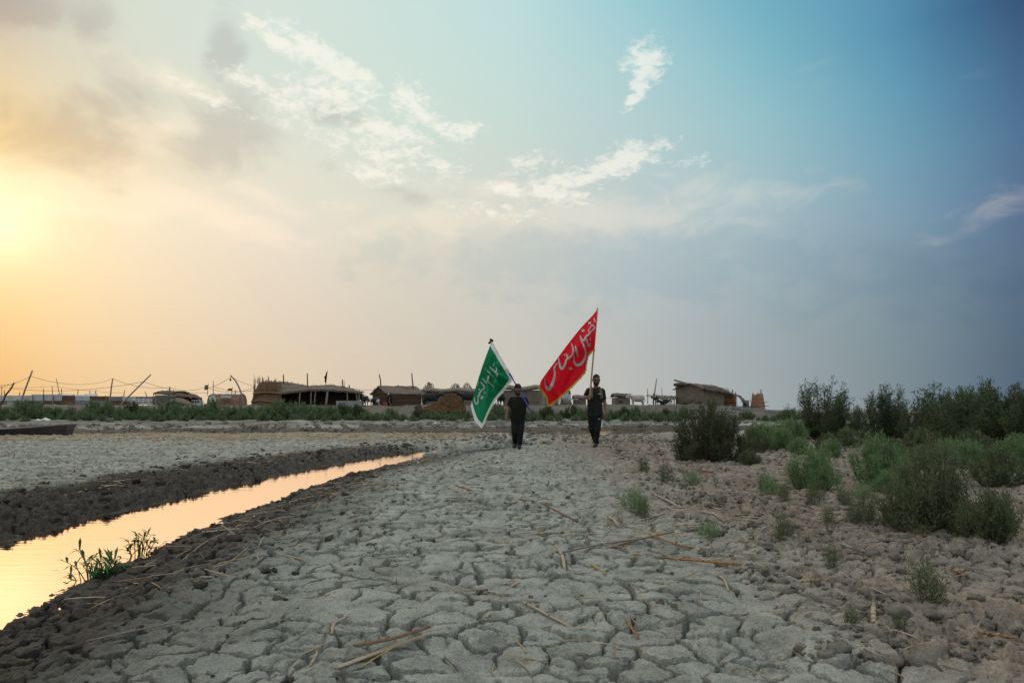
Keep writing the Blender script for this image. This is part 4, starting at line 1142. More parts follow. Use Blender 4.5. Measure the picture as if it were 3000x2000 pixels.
# --- gabled reed house
rh = thing('reed_house', 'small gabled house of woven reed mats with two tall poles at its gables', 'house', gp(1150, 68))
A, B, C = gp(1092, 70.2), gp(1133, 68), gp(1235, 68.6)
for q in (A, B, C): q.z = gz(VX(1150, 68), 68)
# walls: gable and long side of reed panels with binding poles
eh, rhh = 1.28, 1.98
A, B, C, D = house(rh, A, B, C, eh, rhh, M['reed'], M['thatch'], .18, .10, 110)
m = MB(); dr = (C - B)
for s in (.0, .33, .66, .97):
    a = B + Vector((0, 0, .08 + s * eh)); bandp = MB(); bandpole(bandp, a + dr * .17 + Vector((0, -.06, 0)), a + dr + Vector((.05, -.06, 0)), .035); bandp.build('binding_pole', M['pole_dark'], rh, True)
    a2 = A + Vector((0, 0, .08 + s * eh)); b2 = B + Vector((0, 0, .08 + s * eh)); q = MB(); bandpole(q, a2 + Vector((-.05, -.06, 0)), b2 + Vector((0, -.06, 0)), .035); q.build('binding_pole', M['pole_dark'], rh, True)
for k in range(150):
    t = k / 150; base = B + dr * (.17 + .83 * t) + Vector((0, -.012, 0)); s = Vector((.016, 0, 0)); top = base + Vector((rnd.uniform(-.02, .02), 0, eh * rnd.uniform(.97, 1.02)))
    m.add([base - s, base + s, top + s * .6, top - s * .6, base + Vector((0, -.03, 0)), top + Vector((0, -.02, 0))], [(0, 4, 5, 3), (4, 1, 2, 5)])
for k in range(60):
    t = k / 60; base = A.lerp(B, t) + Vector((-.01, -.015, 0)); s = Vector((.016, 0, 0)); top = base + Vector((0, 0, (eh + (rhh - eh) * (1 - abs(2 * t - 1))) * .98))
    m.add([base - s, base + s, top + s * .6, top - s * .6, base + Vector((0, -.03, 0)), top + Vector((0, -.02, 0))], [(0, 4, 5, 3), (4, 1, 2, 5)])
m.build('reed_mat', M['reed'], rh)['kind'] = 'stuff'
pa, pb = B + dr * .015, B + dr * .165
dv = Vector((0, -.05, 0))
MB().prism([pa + dv, pb + dv, pb + dv + Vector((0, 0, 1.18)), pa + dv + Vector((0, 0, 1.18))], (0, -.02, 0)).build('doorway', M['inside_shade'], rh)  # dark sheet on the solid wall; the shade within is its colour
for q in (pa, pb): MB().cap(q + dv * 1.6, q + dv * 1.6 + Vector((0, 0, 1.22)), .035, .03, 6, 1).build('door_post', M['pole_dark'], rh, True)
pole('roof_pole', 'tall bare pole rising from the left gable of the reed house', 'pole', W(1115.5, 1136, 69), W(1111, 1096, 69), .07, .055, 'pole_dark', 'poles of the reed house', (.06, 0, 0))
pole('roof_pole', 'tall bare pole rising from the right gable of the reed house', 'pole', W(1211, 1138, 69), W(1207, 1093, 69), .07, .055, 'pole_dark', 'poles of the reed house')
pole('roof_pole', 'short slanted pole on the middle of the reed house ridge', 'pole', W(1170, 1140, 69.4), W(1165.5, 1128, 69.4), .07, .06, 'pole_dark', 'poles of the reed house')
d = thing('barrel', 'small red plastic barrel lying by the doorway of the reed house', 'barrel', gp(1128, 66.6))
q = gp(1128, 66.6) + Vector((0, 0, .17))
MB().loft([q + Vector((-.18, 0, 0)), q + Vector((-.06, 0, 0)), q + Vector((.08, 0, 0)), q + Vector((.18, 0, 0))], [.13, .16, .16, .13], n=14, up=(0, 0, 1)).build('drum', M['red_plastic'], d, True)
MB().loft([q + Vector((.18, 0, 0)), q + Vector((.20, 0, 0))], [.11, .09], n=12, up=(0, 0, 1)).build('lid', M['white'], d, True)

# --- long mud house behind the animals and the dung
mh = thing('mud_house', 'long low mud house with grey thatched roof behind the dung heap and buffaloes', 'house', gp(1330, 71))
zg = gz(VX(1330, 71), 71)
def flat_house(root, px0, px1, Y, zg, ytop, wall, roof, dep=3.0, shag=120, sag=1.5, over=.25):
    x0, x1 = VX(px0, Y), VX(px1, Y); zt = EYE - (ytop - HZ) / FPX * Y
    t = .2
    MB().prism([(x0, Y, zg - .4), (x1, Y, zg - .4), (x1, Y, zt), (x0, Y, zt)], (0, t, 0)).build('front_wall', wall, root)
    MB().prism([(x0, Y + t, zg - .4), (x0, Y + dep, zg - .4), (x0, Y + dep, zt), (x0, Y + t, zt)], (t, 0, 0)).build('side_wall', wall, root)
    MB().prism([(x1, Y + t, zg - .4), (x1, Y + dep, zg - .4), (x1, Y + dep, zt), (x1, Y + t, zt)], (-t, 0, 0)).build('side_wall', wall, root)
    MB().prism([(x0 + t, Y + dep, zg - .4), (x1 - t, Y + dep, zg - .4), (x1 - t, Y + dep, zt), (x0 + t, Y + dep, zt)], (0, -t, 0)).build('back_wall', wall, root)
    rf = MB(); n = max(8, int((x1 - x0) / .35)); P = []
    for i in range(n):
        x = x0 - over + (x1 - x0 + 2 * over) * i / (n - 1)
        bumpz = .12 * math.sin(i * .9) * sag * .4 + rnd.uniform(-.03, .03)
        P.append([Vector((x, Y - over + (dep + 2 * over) * j / 5, zt + .16 + bumpz + .32 * math.sin(math.pi * (j + .3) / 5.6))) for j in range(6)])
    Q = jitter_slab(rf, P, .17, .03)
    strands(rf, [r[0] for r in Q], shag, .25, .02, .5, -.35); strands(rf, [r[2] for r in Q], shag // 2, .3, .02, .9, .05)
    rf.build('roof', roof, root)
    return x0, x1, zt
flat_house(mh, 1243, 1408, 71, zg, 1149.5, M['mudwall'], M['thatch'])
def window(root, px0, px1, py0, py1, Y, frame='mudwall_grey'):
    a, b = W(px0, py1, Y), W(px1, py0, Y); c = (a + b) / 2; dx, dz = b.x - a.x, b.z - a.z
    f = MB()
    for cx, cz, sx, sz in ((c.x, a.z, dx + .12, .07), (c.x, b.z, dx + .12, .07)): f.box((cx, Y - .03, cz), (sx, .10, sz))
    for cx in (a.x, b.x): f.box((cx, Y - .028, c.z), (.06, .09, dz - .075))
    o = f.build('window', M[frame], root)
    q = MB().box((c.x, Y - .006, c.z), (dx - .05, .02, dz - .06)).build('painted_opening', M['inside_shade'], None); q.parent = o; q.data.transform(Matrix.Translation(-Vector(root.location)))  # dark box on the uncut wall, room shade put into its colour
window(mh, 1310, 1323, 1157, 1163, 71); window(mh, 1332, 1342, 1154.5, 1161, 71)
def tuft(label, px0, px1, pytop, pyb, Y, n, mat, dense=1.0):
    m = MB()
    for k in range(n):
        px = rnd.uniform(px0, px1); c = (px - (px0 + px1) / 2) / (px1 - px0) * 2
        a = W(px, pyb, Y + rnd.uniform(-.4, .4)); b = W(px + c * 4 + rnd.uniform(-2, 2), pytop + abs(c) ** 2 * (pyb - pytop) * .55 + rnd.uniform(0, 10), Y)
        m.cap(a, b, .022, .010, 5, 1)
        e = b + Vector((rnd.uniform(-.08, .08), 0, .16)); m.cap(b, e, .03, .008, 5, 1)
    o = m.build('reed_clump', M[mat]); return tag(o, label, 'reeds', 'reed clumps behind the mud house')
tuft('wide clump of tall brown reeds behind the left end of the long mud house', 1238, 1277, 1121, 1192, 73.2, 130, 'reed_dark')
tuft('clump of upright reeds above the roof of the long mud house, left of its pair', 1321, 1349, 1124, 1160, 74.6, 60, 'reed_dark')
tuft('clump of upright reeds above the mud house roof, beside the green flag', 1357, 1381, 1122, 1160, 74.6, 64, 'reed_dark')
m2h = thing('mud_house', 'plastered mud house with dark roof edge between the two flags', 'house', gp(1530, 70.5))
zg = gz(VX(1530, 70.5), 70.5)
flat_house(m2h, 1474, 1598, 70.5, zg, 1142.5, M['mudwall'], M['thatch'], 3, 120, 2.2)
MB().cap(W(1492, 1137, 70.6), W(1497, 1126, 70.6), .03, .02, 6, 1).build('roof_stick', M['pole_dark'], m2h)
for k in range(9): MB().cap(W(1548 + k * 1.5, 1140, 70.4), W(1546 + k * 1.7 + rnd.uniform(-2, 2), 1132 + rnd.uniform(-1, 3), 70.3), .03, .015, 5, 1).build('roof_stick', M['pole_dark'], m2h)
can = thing('canister', 'white plastic canister standing beside the buffalo behind the green flag', 'canister', gp(1455, 66.5))
q = gp(1455, 66.5); MB().loft([q, q + Vector((0, 0, .06)), q + Vector((0, 0, .34)), q + Vector((0, 0, .42)), q + Vector((0, 0, .44))], [.13, .15, .15, .07, .05], n=12).build('drum', M['white'], can, True)
MB().loft([q + Vector((0, 0, .44)), q + Vector((0, 0, .49))], [.055, .05], n=10).build('cap', M['white'], can, True)

# --- dung heap
YD = 60.5
dh = thing('dung_heap', 'broad heap of stacked brown dung cakes between the two dark buffaloes', 'heap', gp(1300, YD))
cake = MB().loft([(0, 0, -.045), (0, 0, -.025), (0, 0, .03), (0, 0, .05)], [.10, .16, .15, .08], n=9).build('tmp', M['dung'], None, True)
cm = cake.data; bpy.data.objects.remove(cake)
prof_x = [1238, 1262, 1290, 1316, 1336, 1346, 1362]; prof_y = [1200, 1188, 1173, 1160, 1159, 1170, 1198]
core = MB(); P = []
for px in np.linspace(1240, 1361, 24):
    top = np.interp(px, prof_x, prof_y) + 2
    P.append([W(px, 1206, YD - 1.2), W(px, (1206 + top) / 2, YD - .6), W(px, top, YD + .2), W(px, (1206 + top) / 2, YD + 1.2), W(px, 1206, YD + 1.8)])
core.grid(P).build('core', M['dung'], dh, True)
cv = np.array([v.co[:] for v in cm.vertices]); cf = [tuple(p.vertices) for p in cm.polygons]
st = MB(); big = []
for k in range(1500):
    px = rnd.uniform(1240, 1361); top = np.interp(px, prof_x, prof_y); t = rnd.random()
    py = top + (1206 - top) * t; Y = YD + .2 - 1.5 * t
    R = Matrix.Rotation(rnd.uniform(0, 6.28), 3, 'Z') @ Matrix.Rotation(rnd.uniform(.2, 1.2), 3, 'X') @ Matrix.Scale(rnd.uniform(.7, 1.25), 3)
    c = W(px, py, Y)
    if k < 120: big.append((c, R))
    else: st.add([c + R @ Vector(v) for v in cv], cf)
o = st.build('dung_cake', M['dung'], dh, True); o['kind'] = 'stuff'
for c, R in big:
    q = link('dung_cake', cm, dh); q.matrix_local = Matrix.Translation(c - Vector(dh.location)) @ R.to_4x4()

# --- sheds behind the red flag's tip
sd_ = thing('scrap_shed', 'ramshackle shed of upright boards and grey sheeting below the tip of the red flag', 'shed', gp(1625, 69))
zb = gz(VX(1625, 69), 69) - .2
for k, (x0, x1, yt, mt) in enumerate(((1578, 1588, 1143, 'brown_sheet'), (1588.3, 1597, 1146, 'zinc_grey'), (1597.3, 1606, 1147, 'brown_sheet'), (1606.3, 1614, 1150, 'zinc'), (1614.3, 1623, 1152, 'zinc_grey'), (1623.3, 1632, 1155, 'brown_sheet'))):
    a = W(x0, 1186, 69 + .03 * (k % 2)); b = W(x1, yt, 69)
    MB().prism([(a.x, a.y, zb), (b.x, a.y, zb), (b.x, a.y, b.z + rnd.uniform(-.1, .1)), (a.x, a.y, b.z)], (0, .06, 0)).build('board', M[mt], sd_)
for k in range(8):
    a = W(1632 + k * 2.2, 1187, 68.7); MB().cap(a, a + Vector((rnd.uniform(-.15, .2), 0, rnd.uniform(.5, 1.1))), .04, .03, 5, 1).build('stick', M['pole_dark'], sd_)
P = [[W(1645 + 26 * i / 6, np.interp(j, [0, 3], [1147 + i * .6, 1172 + i * .5]), 69.5 + .12 * math.sin(i * 1.3 + j)) for j in range(4)] for i in range(7)]
MB().slab(P, (0, -.05, 0)).build('sheeting', M['tarp'], sd_, True)
MB().prism([W(1646, 1187, 69.8), W(1672, 1187, 69.8), W(1672, 1147, 69.8), W(1646, 1146, 69.8)], (0, 2, 0)).build('wall', M['mudwall_grey'], sd_)
MB().ell(W(1660, 1182, 69.2), (.55, .3, .35), 14, 8).build('rubble', M['mudwall_grey'], sd_)
MB().ell(W(1668, 1149, 69.6), (.14, .16, .22), 10, 8).build('roof_bundle', M['thatch'], sd_, True)
ty = thing('hoop', 'dark curved hoop leaning against the small grey hut behind the taller man', 'hoop', gp(1676, 69))
c = [W(1671 + 16 * (1 - math.cos(t)) / 2 * 1.05, 1187 - 21 * math.sin(t) ** .8 if 0 < t < math.pi else 1187, 69) for t in np.linspace(.001, math.pi - .001, 14)]
MB().loft(c, [.035] * 14, n=7, up=(0, 1, 0)).build('rim', M['pole_dark'], ty, True)
MB().cap(W(1672, 1187, 69), W(1688, 1187.5, 69), .03, .03, 6, 1).build('crossbar', M['pole_dark'], ty, True)
hut = thing('brick_hut', 'low grey hut with a small dark window behind the taller man', 'hut', gp(1700, 70.5))
flat_house(hut, 1684, 1717, 70.5, gz(VX(1700, 70.5), 70.5), 1169.5, M['mudwall_grey'], M['thatch'], 2.2, 30, .3, .1)
window(hut, 1692.5, 1697.5, 1175, 1181, 70.5)
pole('stick', 'thin upright stick beside the small grey hut behind the taller man', 'pole', W(1701, 1172, 71), W(1700, 1157, 71), .05, .04, 'pole_dark')

# --- right-hand group
lh = thing('mud_hut', 'small low mud hut with ragged roof left of the pale cow', 'hut', gp(1822, 74))
flat_house(lh, 1802, 1846, 74, gz(VX(1822, 74), 74), 1164.5, M['mudwall_grey'], M['reed_dark'], 2.5, 50, .8, .15)
window(lh, 1812, 1824, 1173, 1179, 74)
pole('bare_pole', 'thin bare pole rising between the pale cow and the reed awning', 'pole', W(1898, 1182, 73), W(1897, 1138, 73), .05, .035)
pole('bare_pole', 'tall knotted pole beside the reed awning, the tallest near the mud-brick house', 'pole', W(1914, 1182, 70), W(1923, 1108, 70), .085, .05, 'pole')
pole('bare_pole', 'thin grey pole behind the roof of the reed awning', 'pole', W(1940, 1160, 74), W(1938.5, 1135, 74), .04, .03)
aw = thing('reed_awning', 'low flat reed awning on poles left of the mud-brick house', 'shelter', gp(1945, 69.5))
Q = []
rf = MB()
P = [[W(1907 + 76 * i / 14, 1156 + .25 * i + (1.5 if i % 3 == 0 else 0) + 7 * (j == 0), 69 + j * .7) for j in range(4)] for i in range(15)]
Q = jitter_slab(rf, P, .12, .04); strands(rf, [r[0] for r in Q], 160, .3, .02, .6, -.3); strands(rf, Q[0], 40, .5, .02, .4, -.1, (-1, 0, 0))
rf.build('roof', M['thatch'], aw)
for (x, y1) in ((1915, 1162), (1944, 1166), (1975, 1166)):
    for Y in (69.3, 70.8): MB().cap(W(x, 1186, Y), W(x, y1 - 4, Y), .055, .045, 6, 1).build('post', M['pole'], aw, True)
MB().cap(W(1893, 1160, 69), W(1930, 1164, 69), .035, .03, 6, 1).build('beam', M['pole_dark'], aw, True)
bh = thing('mud_brick_house', 'pale mud-brick house with thatched roof and a log jutting from its corner', 'house', gp(2050, 69))
zc = EYE - (1180 - HZ) / FPX * 69
def gw(px, py, Y): return W(px, py, Y)
MB().prism([W(1980, 1190, 70), W(2062, 1190, 67.5), W(2062, 1138, 67.5), W(2045, 1131, 67.9), W(2020, 1127, 68.7), W(1995, 1130, 69.4), W(1980, 1134, 70)], (.05, .25, 0)).build('gable_wall', M['mudwall'], bh)
MB().prism([W(2062.3, 1190, 67.6), W(2122, 1192, 72), W(2122, 1145, 72), W(2062.3, 1139, 67.6)], (-.2, .15, 0)).build('side_wall', M['mudwall'], bh)
MB().prism([W(1981, 1190, 70.3), W(1981, 1135, 70.3), W(2040, 1138, 75), W(2040, 1190, 75)], (.2, .05, 0)).build('side_wall', M['mudwall'], bh)
MB().prism([W(2041, 1190, 75), W(2120, 1190, 72.4), W(2120, 1146, 72.4), W(2080, 1134, 74), W(2041, 1140, 75)], (0, -.25, 0)).build('gable_wall', M['mudwall'], bh)
rf = MB()
a0, a1 = W(2018, 1121.5, 68.3), W(2088, 1127, 73.8)
b0, b1 = W(2066, 1137, 66.9), W(2141, 1149, 72.0)
P = lerp_grid(b0, b1, a0, a1, 14, 6); Q = jitter_slab(rf, P, .13, .05); strands(rf, [r[0] for r in Q], 240, .35, .024, .6, -.2, (.3, 0, 0)); strands(rf, Q[-1], 60, .4, .024, .4, -.1, (.8, 0, 0)); strands(rf, Q[0], 60, .25, .024, .4, -.1)
for k in (1, 3): strands(rf, [r[k] for r in Q], 120, .5, .024, .5, -.05, (.6, 0, 0))
c0, c1 = W(1978, 1134, 70), W(2036, 1138, 75.2)
P = lerp_grid(c0, c1, a0 - Vector((0, 0, .02)), a1 - Vector((0, 0, .02)), 12, 5); Q = jitter_slab(rf, P, .13, .03); strands(rf, Q[0], 50, .25, .024, .4, -.2)
rf.build('roof', M['thatch'], bh)
for k in range(3): MB().cap(W(2062, 1137.5 - k * 4, 66.85 + k * .5), W(2135, 1147 - k * 4, 71.6 + k * .5), .035, .03, 6, 1).build('roof_batten', M['pole_dark'], bh)
MB().cap(W(1976, 1113, 68.0), W(2030, 1128, 68.6), .10, .09, 9, 1).build('jutting_log', M['pole'], bh, True)
MB().ell(W(1990, 1126.5, 69.2), (.62, .5, .22), 14, 8).build('roof_bundle', M['reed_dark'], bh, True)
MB().cap(W(1972, 1141, 70), W(1984, 1139, 70), .07, .06, 6, 1).build('beam_end', M['pole_dark'], bh)
MB().box(W(2106, 1173, 70.75), (.16, .16, .28)).build('vent', M['zinc_grey'], bh)
rq = thing('arched_reed_hut', 'arched reed hut with a curved mat roof right behind the mud-brick house', 'hut', gp(2150, 74))
zz = gz(VX(2150, 73), 73) - .3
MB().prism([W(2121, 1195, 73), W(2158, 1196, 72), W(2158, 1158, 72), W(2150, 1153, 72), W(2121, 1149, 73)], (.05, .2, 0)).build('end_wall', M['reed_red'], rq)
P = []
for i in range(10):
    t = i / 9; row = []
    for j in range(7):
        a = math.pi / 2 * j / 6
        px = 2140 + 12 * t + (36 * math.sin(a) + 0) * 1.0 ; py = 1150 + 4 * t + (38) * (1 - math.cos(a))
        row.append(W(px + (2 if j else 0), py + 2, 72.0 + 3.0 * t))
    P.append(row)
MB().slab(P, (.05, 0, .06)).build('curved_roof', M['thatch'], rq, True)
for y in (1161, 1178): MB().cap(W(2120, y, 72.9), W(2159, y + 1, 71.85), .045, .04, 6, 1).build('wall_band', M['pole_dark'], rq, True)
for x, y in ((2146, 1142), (2155, 1149)): MB().cap(W(x, 1158, 72.2), W(x, y, 72.2), .09, .08, 7, 1).build('post', M['pole'], rq, True)
MB().cap(W(2155, 1156, 72), W(2172, 1160.5, 72), .06, .05, 6, 1).build('beam_end', M['pole_dark'], rq)
tk = thing('water_tank', 'small grey tank with a dark opening beside the arched reed hut', 'tank', gp(2185, 73))
q = gp(2185, 73)
MB().loft([q + Vector((0, 0, -.1)), q + Vector((0, 0, .72)), q + Vector((0, 0, .78))], [.32, .32, .28], n=16).build('drum', M['zinc_grey'], tk, True)
MB().box(q + Vector((.02, 0, .81)), (.9, .55, .05)).build('lid', M['zinc_grey'], tk)
MB().ell(q + Vector((-.16, -.27, .3)), (.16, .07, .26), 10, 8).build('painted_opening', M['inside_shade'], tk, True)  # dark bulge on the drum side, a hollow's shade put into its colour
bs = thing('reed_enclosure', 'round red-brown reed enclosure standing alone at the right end of the village', 'enclosure', gp(2220, 72))
m = MB(); q = gp(2220, 72); q.z = EYE - (1194 - HZ) / FPX * 72
for k in range(200):
    a = rnd.uniform(0, 6.283); r0 = .72; r1 = .50
    b = q + Vector((math.cos(a) * r0, math.sin(a) * r0, -.1)); hh = 1.35 + .16 * math.sin(a * 3) + rnd.uniform(-.1, .14) - (.25 if abs(math.cos(a)) < .25 else 0)
    e = q + Vector((math.cos(a) * r1, math.sin(a) * r1, hh)); m.cap(b, e, .04, .03, 5, 1)
m.build('reed_wall', M['reed_red'], bs)
MB().loft([q + Vector((0, 0, -.05)), q + Vector((0, 0, 1.0))], [.70, .53], n=16).build('lining', M['reed_red'], bs, True)
for h_, r_ in ((.22, .71), (.55, .655), (.92, .595)):
    c = [q + Vector((math.cos(a) * r_, math.sin(a) * r_, h_ + .05 * math.sin(a))) for a in np.linspace(0, 2 * PI, 19)]
    MB().loft(c, [.03] * 19, n=6).build('binding_hoop', M['pole_dark'], bs, True)
for (x0, z0, x1, z1) in ((.3, .55, .85, .60), (.35, .24, .98, .16)): MB().cap(q + Vector((x0, -.6, z0)), q + Vector((x1, -.5, z1)), .035, .03, 6, 1).build('stick', M['pole_dark'], bs)
MB().cap(q + Vector((.32, 0, .8)), q + Vector((.33, 0, 1.9)), .07, .065, 7, 1).build('post', M['pole'], bs, True)
# brushwood and odds on the bank
def brush(label, px0, px1, py, Y, n, hh):
    m = MB()
    for k in range(n):
        a = W(rnd.uniform(px0, px1), py, Y + rnd.uniform(-.5, .5)); a.z = gz(a.x, a.y)
        b = a + Vector((rnd.uniform(-1, 1), rnd.uniform(-.5, .5), rnd.uniform(.02, hh))); m.cap(a + Vector((0, 0, rnd.uniform(0, hh * .5))), b, .03, .012, 5, 1)
    return tag(m.build('brushwood', M['reed_dark']), label, 'brushwood')
brush('pile of dark brushwood at the foot of the mud-brick house', 2000, 2048, 1183, 66.5, 90, .5)
brush('low pile of dry sticks in front of the arched reed hut', 2178, 2212, 1192, 68, 50, .25)
tp = thing('tarpaulin', 'blue tarpaulin crumpled on the bank slope below the arched reed hut', 'tarpaulin', gp(2175, 63))
P = [[W(2164 + 18 * i / 8, 0, 63) * 1 for j in range(5)] for i in range(9)]
P = [[Vector((VX(2164 + 18 * i / 8, 62.5), 62.2 + j * .25, gz(VX(2164 + 18 * i / 8, 62.5), 62.2 + j * .25) + .06 + .05 * abs(math.sin(i * 1.7 + j)))) for j in range(5)] for i in range(9)]
MB().slab(P, (0, 0, .04)).build('sheet', M['blue_tarp'], tp, True)
pole('fallen_pole', 'pale pole lying aslant on the bank below the mud-brick house', 'pole', W(2130, 1196, 63) , W(2158, 1210, 60), .05, .05, 'pole')

# --- left: arched hut, mud house with canopy
ah = thing('arched_reed_hut', 'low arched reed hut with dark cloth on its roof left of the leaning pole', 'hut', gp(655, 74))
zg = gz(VX(655, 74), 74)
x0, x1 = VX(606, 74), VX(693, 74)
P = []
for i in range(14):
    x = x0 + (x1 - x0) * i / 13; P.append([Vector((x, 74 + 2.6 * (1 - math.cos(a)) / 2, zg - .2 + 1.45 * math.sin(a) ** .55 + .03 * math.sin(i * 2.1))) for a in np.linspace(.02, PI - .02, 13)])
MB().slab(P, (0, -.02, .10)).build('mat_vault', M['reed_red'], ah, True)
Pt = [[p + Vector((0, -.04, .05)) for p in r[3:9]] for r in P]; rf = MB(); Q = jitter_slab(rf, Pt, .08, .03); strands(rf, [r[0] for r in Q], 120, .25, .02, .5, -.4); rf.build('thatch', M['thatch'], ah)
xb = VX(697, 74)
MB().prism([Vector((xb, 74 + 2.6 * (1 - math.cos(a)) / 2, zg - .2 + 1.55 * math.sin(a) ** .55)) for a in np.linspace(.02, PI - .02, 11)], (-.15, 0, 0)).build('end_wall', M['reed_red'], ah)
P = [[W(645 + 33 * i / 9, 1158.5 + 8 * j / 3 + .8 * math.sin(i), 73.7 - .06 * j + .3 * (3 - j) / 3) for j in range(4)] for i in range(10)]
MB().slab(P, (0, .04, 0)).build('roof_cloth', M['zinc_grey'], ah, True)
dish = thing('satellite_dish', 'round white dish on a short mast in front of the arched reed hut', 'dish', gp(624, 72))
q = W(624, 1168.5, 72)
P = [[q + Vector((math.cos(a) * r * .36, -.10 + .12 * r * r * -1 + .12, math.sin(a) * r * .36)) for a in np.linspace(0, 2 * PI, 19)] for r in (.02, .35, .7, 1)]
MB().slab(P, (0, -.03, 0)).build('reflector', M['white'], dish, True)
MB().cap(gp(624, 72.1), q + Vector((0, .1, -.02)), .035, .03, 6, 1).build('mast', M['zinc_grey'], dish, True)
MB().cap(q + Vector((0, -.05, -.30)), q + Vector((0, -.38, -.02)), .02, .02, 6, 1).build('feed_arm', M['zinc_grey'], dish, True)
ch = thing('canopy_house', 'grey block house with a sagging brown canopy over a dark porch', 'house', gp(520, 73))
zg = gz(VX(480, 73), 73)
flat_house(ch, 454, 506, 73, zg, 1156.5, M['concrete'], M['reed_dark'], 4, 40, .8, .1)
rows = 5
for r_ in range(rows):
    for c_ in range(9):
        a = W(455 + c_ * 5.6 + (2.8 if r_ % 2 else 0), 0, 72.97).x; zz = zg + .02 + r_ * .21
        if a + .19 > VX(505, 73): continue
        MB().box((a + .095, 72.985, zz + .10), (.188, .05, .19)).build('block', M['mudwall_grey'], ch)
P = []
for i in range(16):
    px = 503 + 86 * i / 15; yy = np.interp(px, [503, 520, 535, 548, 560, 575, 590], [1157, 1151, 1151, 1155, 1152, 1155, 1165])
    P.append([W(px, yy + 9 - 1.5 * math.sin(i), 71.6), W(px, yy + 3, 72.4), W(px, yy, 73.2), W(px, yy + 1, 74.5), W(px, yy + 4, 76)])
rf = MB(); Q = jitter_slab(rf, P, .07, .03); rf.build('canopy', M['reed_dark'], ch, True)
MB().prism([W(506.5, 1187, 75.5), W(592, 1187, 75.5), W(590, 1166, 75.5), (W(506.5, 1162, 75.5))], (0, .2, 0)).build('back_wall', M['reed_dark'], ch)
for x in (518, 541, 562, 590): MB().cap(W(x, 1188, 71.9), W(x, 1163, 71.9), .05, .05, 6, 1).build('post', M['pole_dark'], ch, True)
for x, c_ in ((516, 'red_plastic'), (551, 'red_plastic')): MB().ell(W(x, 1167, 72.3), (.10, .07, .16), 8, 6).build('hanging_cloth', M[c_], ch, True)
P = [[W(497 + 9 * i / 5, 1160 - i * .9 + j * 2.2, 72.6) for j in range(3)] for i in range(6)]
MB().slab(P, (0, .03, 0)).build('blue_sheet', M['blue_tarp'], ch, True)
# small white van-like trailer inside the porch: white box with dark painted openings
cb = thing('white_cabinet', 'white slatted cabinet with dark openings standing on the porch under the canopy', 'cabinet', W(572, 1187, 71.2))
a, b = W(561, 1187, 71.2), W(584, 1171, 71.2)
MB().box(((a.x + b.x) / 2, 71.5, (a.z + b.z) / 2), (b.x - a.x, .5, b.z - a.z)).build('case', M['tarp'], cb)
for k in range(3): MB().box((a.x + .14 + k * .27, 71.23, (a.z + b.z) / 2 + .1), (.17, .06, .22)).build('painted_opening', M['inside_shade'], cb)  # dark boxes on the case front, inner shade put into their colour
md = tag(MB().loft([gp(462, 66) + Vector((0, 0, -.1)), gp(490, 66.3) + Vector((0, 0, .12)), gp(520, 66.3) + Vector((0, 0, .42)), gp(545, 66.2) + Vector((0, 0, .25)), gp(566, 66) + Vector((0, 0, -.1))], [.1, .6, .8, .7, .1], [.05, .25, .35, .25, .05], n=12).remesh('earth_mound', M['mudwall'], None, .06, 3, lambda c: c + np.stack([0 * c[:, 0], 0 * c[:, 0], .08 * fbm(c[:, 0] * 2, c[:, 1] * 2, 3, 5)], 1)), 'brown earth mound in front of the canopy house porch', 'mound')
wf = thing('white_rail_fence', 'low white rail fence between the sheet-metal wall and the block house', 'fence', gp(420, 72))
for k in range(4):
    y = 1170 + k * 4.6; MB().cap(W(389 + k * .8, y, 72), W(449, y + .5, 72), .045, .045, 6, 1).build('rail', M['white'], wf)
for x in (391, 405, 419, 434, 448): MB().cap(W(x, 1188, 72.06), W(x + 1, 1168, 72.06), .05, .04, 6, 1).build('post', M['white'], wf, True)
pole('fence_post', 'dark thick post at the right end of the white rail fence', 'post', W(452, 1188, 72), W(452, 1161, 72), .13, .12, 'pole_dark')

# --- patched sheet-metal wall on the far left
sf = thing('sheet_metal_wall', 'long patched wall of white, rusty and grey metal sheets on the far left', 'fence', gp(180, 76))
def panel(px0, px1, py0, py1, mat, Y=76, corr=True, dy=0):
    a, b = W(px0, py1, Y), W(px1, py0, Y); n = max(6, int((b.x - a.x) / .10)); P = []
    for i in range(n + 1):
        x = a.x + (b.x - a.x) * i / n; o = .022 * math.cos(i * math.pi) if corr else 0
        P.append([Vector((x, Y + o + dy, a.z)), Vector((x, Y + o + dy, b.z))])
    m = MB().slab(P, (0, -.02, 0))
    m.build('metal_sheet', M[mat], sf)
for x in range(-60, 182, 22):
    panel(x, x + 21.7, 1158 if x < 140 else 1156, 1173.5, 'zinc', 75.7)
for k, (x0, x1, mt) in enumerate(((-60, 20, 'zinc_grey'), (20.3, 44, 'zinc'), (44.3, 71, 'zinc_grey'), (71.3, 98, 'rust'), (98.3, 127, 'zinc_grey'), (127.3, 181, 'brown_sheet'))):
    panel(x0, x1, 1173.8, 1187, mt, 76.1)
